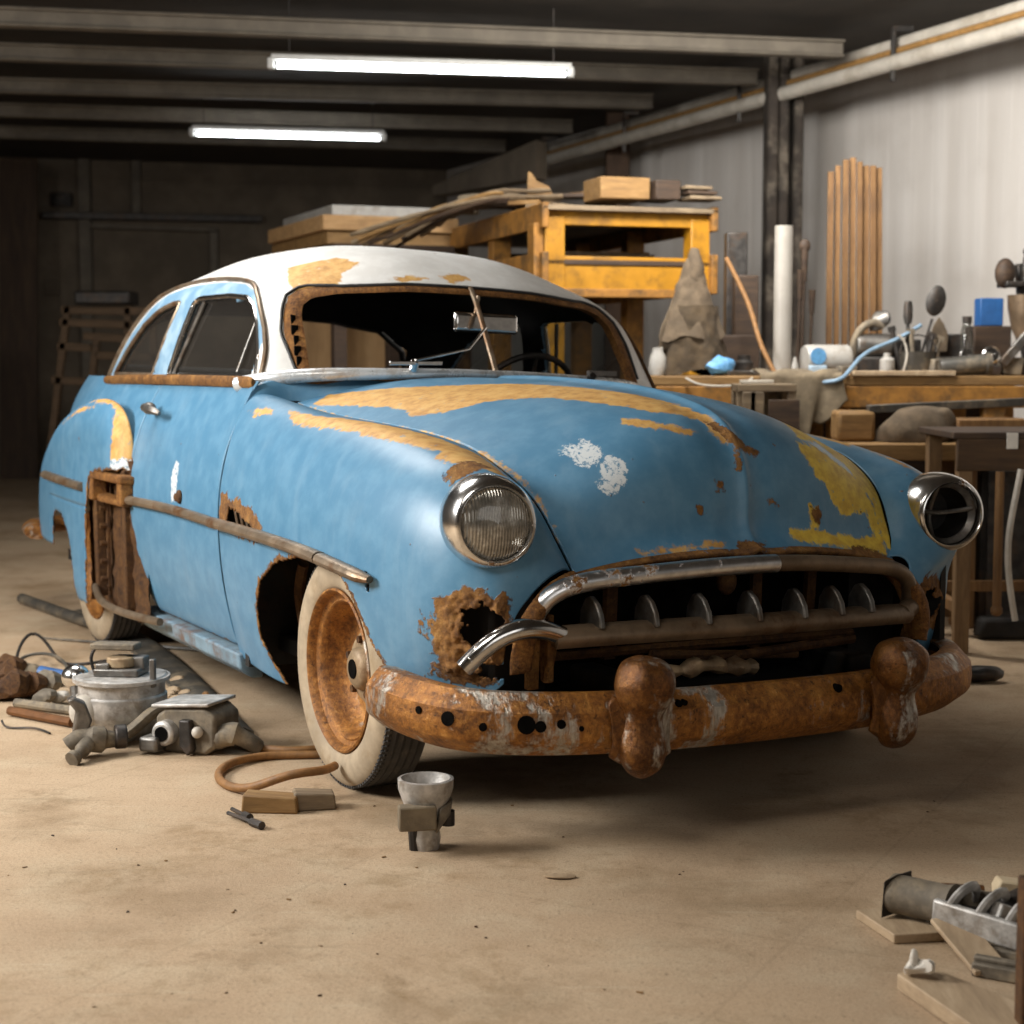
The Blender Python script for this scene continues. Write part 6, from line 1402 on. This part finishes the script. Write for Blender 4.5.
# cables, blue handle and junk at the far left
a0 = fm(60, 690); P_ = [fm(16, 676), fm(20, 664), fm(34, 656), fm(52, 664), fm(72, 674), fm(110, 672)]
m = MB().tube(curve([p - a0 + Vector((0, 0, z)) for p, z in zip(P_, (.01, .07, .10, .06, .04, .05))], 50), .007, 8); o = one(m, 'black_cable', M['steel_dark'], 'looped dark cable behind the junk at the far left', 'cable'); o.location = a0
P_ = [fm(14, 684), fm(26, 668), fm(48, 668), fm(66, 682), fm(40, 690)]; m = MB().tube(curve([p - a0 + Vector((0, 0, z)) for p, z in zip(P_, (.01, .05, .06, .03, .01))], 50), .007, 8); o = one(m, 'grey_cable', M['lead'], 'inner grey cable loop beside the blue handle', 'cable'); o.location = a0
hd_ = empty('blue_handled_tool', fm(54, 686), R(-15), 'tool with a bright blue handle lying on the junk', 'tool'); MB().tube([(-.06, 0, .06), (.05, 0, .05)], [.028, .022], 12, flat=.7).build('handle', M['blue_plastic'], hd_); MB().tube([(.05, 0, .05), (.11, 0, .04)], .012, 8).build('shank', M['steel'], hd_); MB().box((-.02, .0, .02), (.12, .05, .04)).rough(.006, 20).build('guard', M['dust_metal'], hd_, bevel=.006)
jl = ['crumpled brown lump at the far left edge', 'jagged dark lump behind the crumpled brown lump', 'rusty lump in front of the dark cable', 'flat dusty plate leaning on the rusty lump', 'small pale lump before the pump motor', 'grey lump under the blue-handled tool', 'brown block-like lump left of the valve']
for k, (px, py, r_, mt) in enumerate(((8, 700, .075, 'rust_dark'), (6, 684, .07, 'rust_dark'), (30, 698, .06, 'rust_dark'), (46, 696, .06, 'dust_metal'), (62, 704, .03, 'pipe_white'), (30, 684, .05, 'dusty_cloth'), (46, 706, .04, 'dust_metal'))):
    o = one(MB().sphere((0, 0, r_ * .75), r_, 14, sc=(1.25, .9, .85)).rough(r_ * .45, 16), 'scrap_lump', M[mt], jl[k], 'scrap', 'scrap lumps at the far left', angle=25); o.location = fm(px, py)
# two rods and a bent wire
for k, (a, b, lab, mt) in enumerate((((10, 716), (72, 728), 'front brown rod lying left of the valve fitting', 'copper'), ((16, 708), (74, 716), 'rear grey-brown rod lying behind the front rod', 'dust_metal'))):
    a0 = fm(*a); m = MB().tube([Vector((0, 0, .02)), fm(*b) - a0 + Vector((0, 0, .02))], .017, 10); o = one(m, 'metal_rod', M[mt], lab, 'rod', 'rods on the floor'); o.location = a0
a0 = fm(2, 726); m = MB().tube(curve([Vector((0, 0, .02)), fm(8, 729) - a0 + Vector((0, 0, .006)), fm(30, 730) - a0 + Vector((0, 0, .008)), fm(50, 735) - a0 + Vector((0, 0, .006))], 20), .004, 6); o = one(m, 'bent_wire', M['steel_dark'], 'bent dark wire on the floor in front of the rods', 'wire'); o.location = a0
# hose: from the gearbox along the floor to the tyre and back in a loop
a0 = fm(205, 726); P_ = [(206, 722, .10), (216, 734, .06), (236, 747, .02), (262, 753, .016), (300, 755, .016), (340, 752, .016), (350, 754, .016), (330, 758, .014), (270, 760, .014), (232, 768, .016), (219, 778, .014), (226, 789, .014), (252, 797, .03), (290, 800, .075), (322, 796, .078), (335, 790, .075)]
m = MB().tube(curve([fm(x, y) - a0 + Vector((0, 0, z)) for x, y, z in P_], 140), .0135, 12); o = one(m, 'rubber_hose', M['hose'], 'tan rubber hose looping from the gearbox to the front tyre', 'hose'); o.location = a0
for k, (px, py, rz, lab) in enumerate(((270, 814, -4, 'left wooden wedge block under the end of the tan hose'), (316, 811, 12, 'right wooden wedge block under the end of the tan hose'))):
    m = MB().prism([(-.085 + k * .01, 0, 0), (.08 - k * .02, 0, 0), (.075 - k * .02, 0, .046), (-.08 + k * .02, 0, .055)], (0, .07, 0)); o = one(m, 'wedge_block', M['wood_grey'] if k else M['wood'], lab, 'wood block', 'wedge blocks by the tyre', bevel=.005); o.location = fm(px, py); o.rotation_euler = (0, 0, R(rz))
for k, (a, b, lab) in enumerate((((228, 817), (262, 830), 'longer dark bolt on the floor below the wedge blocks'), ((232, 813), (250, 822), 'shorter dark bolt lying against the longer bolt'))):
    a0 = fm(*a); d_ = fm(*b) - a0; m = MB().tube([Vector((0, 0, .012)), d_ * .7 + Vector((0, 0, .012))], .006, 8); m.tube([d_ * .7 + Vector((0, 0, .012)), d_ + Vector((0, 0, .012))], .012, 8); o = one(m, 'bolt', M['steel_dark'], lab, 'bolt', 'bolts on the floor'); o.location = a0
# jack-like cup in front of the tyre
cp_ = empty('axle_stand', fm(426, 848), R(10), 'small cup-topped cast stand in front of the tyre', 'stand')
MB().lathe([(.0001, .0), (.035, .0), (.04, .03), (.036, .06), (.05, .10), (.062, .13), (.074, .165), (.075, .19), (.066, .192), (.062, .17), (.045, .14), (.0001, .135)], 32).build('cup_body', M['alu'], cp_, angle=40)
MB().box((-.03, -.055, .10), (.10, .045, .065)).build('clamp_block', M['dusty_cloth'], cp_, bevel=.005); MB().prism([(.02, -.06, .05), (.06, -.05, .10), (.07, -.03, .14), (.03, -.06, .12)], (0, .04, 0)).build('web', M['dust_metal'], cp_, bevel=.006)
MB().box((.02, -.02, .16), (.07, .03, .025), rot=(.2, .3, .5)).build('pad', M['pipe_white'], cp_, bevel=.005); MB().cyl((.06, .0, .06), (.06, .0, .10), .018, n=12).build('side_bolt', M['steel_dark'], cp_)
MB().tube([(-.03, -.01, 0), (-.035, -.012, .07)], .016, 10).build('foot_peg', M['steel_dark'], cp_)

# ------------------------------------------------------------------ floor, bottom right
def slab(px_pts, h, name, mat, label, cat):
    P_ = [ground(*p, h) for p in px_pts]; c0 = sum(P_, Vector()) / len(P_); m = MB().prism([p - c0 for p in P_], (0, 0, -h)); o = one(m, name, mat, label, cat, bevel=.003); o.location = (c0.x, c0.y, h + .001); return o
slab([(856, 910), (894, 935), (952, 932), (992, 922), (948, 900)], .022, 'board_offcut', M['wood_dusty'], 'flat board lying under the engine casting', 'board')
slab([(897, 974), (1000, 1045), (1078, 1026), (926, 965)], .034, 'plank', M['wood_dusty'], 'thick plank on the floor at the bottom right corner', 'plank')
cg_ = empty('engine_casting', fm(953, 938) + Vector((0, 0, .024)), R(-40), 'ribbed grey engine casting lying on the flat board', 'casting')
MB().lathe([(.032, -.15), (.045, -.15), (.047, -.135), (.045, -.13), (.044, -.02), (.05, .0), (.0001, .0)], 30, Matrix.Translation((.0, 0, .05)) @ Matrix.Rotation(R(90), 4, 'Y') @ Matrix.Rotation(R(0), 4, 'X')).build('cylinder_sleeve', M['dust_metal'], cg_)
MB().prism([(-.155, -.05, .0), (-.15, -.05, .09), (-.135, -.02, .10), (-.14, .0, .02)], (.012, .06, 0)).build('torn_lip', M['steel_dark'], cg_, bevel=.004)
for k, x in enumerate((.0, .07, .14)):
    MB().tube(curve([(x, -.055, .02), (x + .03, -.05, .09), (x + .045, .0, .105), (x + .03, .05, .06)], 14), .013, 8, flat=.7).build('web_rib', M['alu'], cg_)
MB().beam((-.02, -.06, .05), (.20, -.07, .035), .02, .06).build('side_rail', M['alu'], cg_, bevel=.006); MB().beam((-.02, .05, .06), (.20, .05, .05), .02, .05).build('side_rail', M['dust_metal'], cg_, bevel=.006); MB().box((.09, 0, .03), (.2, .1, .03)).build('base_web', M['steel_dark'], cg_, bevel=.006)
a0 = fm(944, 941); m = MB(); d_ = fm(990, 974) - a0; m.beam(Vector((0, 0, .058)), d_ + Vector((0, 0, .012)), .085, .012); m.rough(.003, 20); o = one(m, 'flat_bar', M['wood_dusty'], 'dusty flat bar sloping from the casting down to the floor', 'bar', bevel=.003); o.location = a0 + Vector((.0, -.02, .0))
pn = empty('piston', fm(1000, 946), R(30), 'dark round piston beside the engine casting', 'piston'); MB().lathe([(.0001, 0), (.045, 0), (.05, .01), (.05, .085), (.045, .095), (.0001, .095)], 30, Matrix.Translation((0, .0, .05)) @ Matrix.Rotation(R(75), 4, 'Y')).build('skirt', M['steel_dark'], pn); MB().box((-.03, -.035, .09), (.05, .03, .04), rot=(0, .4, 0)).build('pale_face', M['alu'], pn, bevel=.004)
m = MB().prism([(-.028, 0, .0), (.06, 0, .0), (.06, 0, .04), (.04, 0, .042), (-.02, 0, .05), (-.03, 0, .03)], (0, .05, 0)); o = one(m, 'cream_block', M['cream'], 'cream wooden block at the right edge behind the piston', 'wood block', bevel=.005); o.location = fm(1014, 922) + Vector((0, .04, .035))
m = MB().box((.03, .035, .017), (.14, .10, .034)); o = one(m, 'dark_slab', M['wood_dark'], 'dark slab under the cream block at the right edge', 'board', bevel=.004); o.location = fm(1014, 922) + Vector((0, .04, 0))
a0 = fm(960, 902); m = MB().tube([Vector((-.05, 0, .04)), Vector((.05, .0, .035))], .014, 10); m.tube([Vector((-.03, .02, .02)), Vector((.05, .03, .02))], .016, 10); o = one(m, 'short_pipes', M['copper'], 'short brown pipe end lying behind the engine casting', 'pipe'); o.location = fm(962, 905)
for k, (px, py, l, rz, lab) in enumerate(((1012, 962, .2, -32, 'grey grooved bar on the floor right of the flat bar'), (1012, 980, .16, -30, 'lower grooved bar in front of the upper grooved bar'))):
    m = MB().box((0, 0, .016), (l, .05, .03)); m.box((0, 0, .036), (l, .02, .012)); o = one(m, 'grooved_bar', M['dust_metal'], lab, 'bar', 'grooved bars at the bottom right', bevel=.004); o.location = fm(px, py); o.rotation_euler = (0, 0, R(rz))
m = MB().sphere((0, 0, .018), .022, 12, sc=(1.6, 1, .7)).rough(.012, 40); m.sphere((-.012, 0, .035), .014, 10, sc=(.7, .7, 1.6)).rough(.004, 40); o = one(m, 'paper_scrap', M['paper'], 'crumpled scrap of white paper on the thick plank', 'paper', angle=25); o.location = ground(918, 977, .035) + Vector((0, 0, .001))
v = fm(1030, 1040); h = at(1022, 878, v.y).z; o = one(MB().box((.02, 0, h / 2), (.05, .05, h)), 'rusty_post', M['rust_dark'], 'short rust-brown post standing at the right edge', 'post', bevel=.005); o.location = (at(1018, 900, v.y).x + .01, v.y, 0)
# litter on the floor
lr = random.Random(12)
o = one(MB().sphere((0, 0, .004), .03, 14, sc=(1.4, .6, .14)).rough(.003, 40), 'paint_flake', M['wood_dusty'], 'oval pale paint flake on the floor below the bumper', 'flake'); o.location = fm(560, 878)
for k in range(46):
    px, py = lr.uniform(0, 1024), lr.uniform(800, 1010)
    if px > 850 and py > 870: continue
    v = fm(px, py); s_ = lr.uniform(.0015, .0045)
    o = one(MB().box((0, 0, s_ * .3), (s_ * 2 * lr.uniform(.5, 2), s_ * 1.2, s_ * .6)).rough(s_ * .4, 200), 'floor_chip', [M['wood_dark'], M['wood'], M['wood_dusty'], M['rust_dark']][k % 4], 'tiny chip of debris scattered on the open floor', 'chip', 'debris chips on the floor', smooth=False)
    o.location = v; o.rotation_euler = (0, 0, lr.uniform(0, 6))
# ------------------------------------------------------------------ camera, look
cam = bpy.data.cameras.new('camera'); cam.sensor_width = 36; cam.lens = F * 36 / 1024; cam.clip_start = .05; cam.clip_end = 200
co = bpy.data.objects.new('camera', cam); COL.objects.link(co); co.location = (0, 0, CAM_H); co.rotation_euler = (R(90) - PITCH, 0, 0)
cam.dof.use_dof = True; cam.dof.focus_distance = 4.9; cam.dof.aperture_fstop = 3.5
SC.camera = co
SC.view_settings.view_transform = 'Standard'; SC.view_settings.look = 'None'; SC.view_settings.gamma = 1; SC.view_settings.use_curve_mapping = False
SC.view_settings.exposure = 0.24
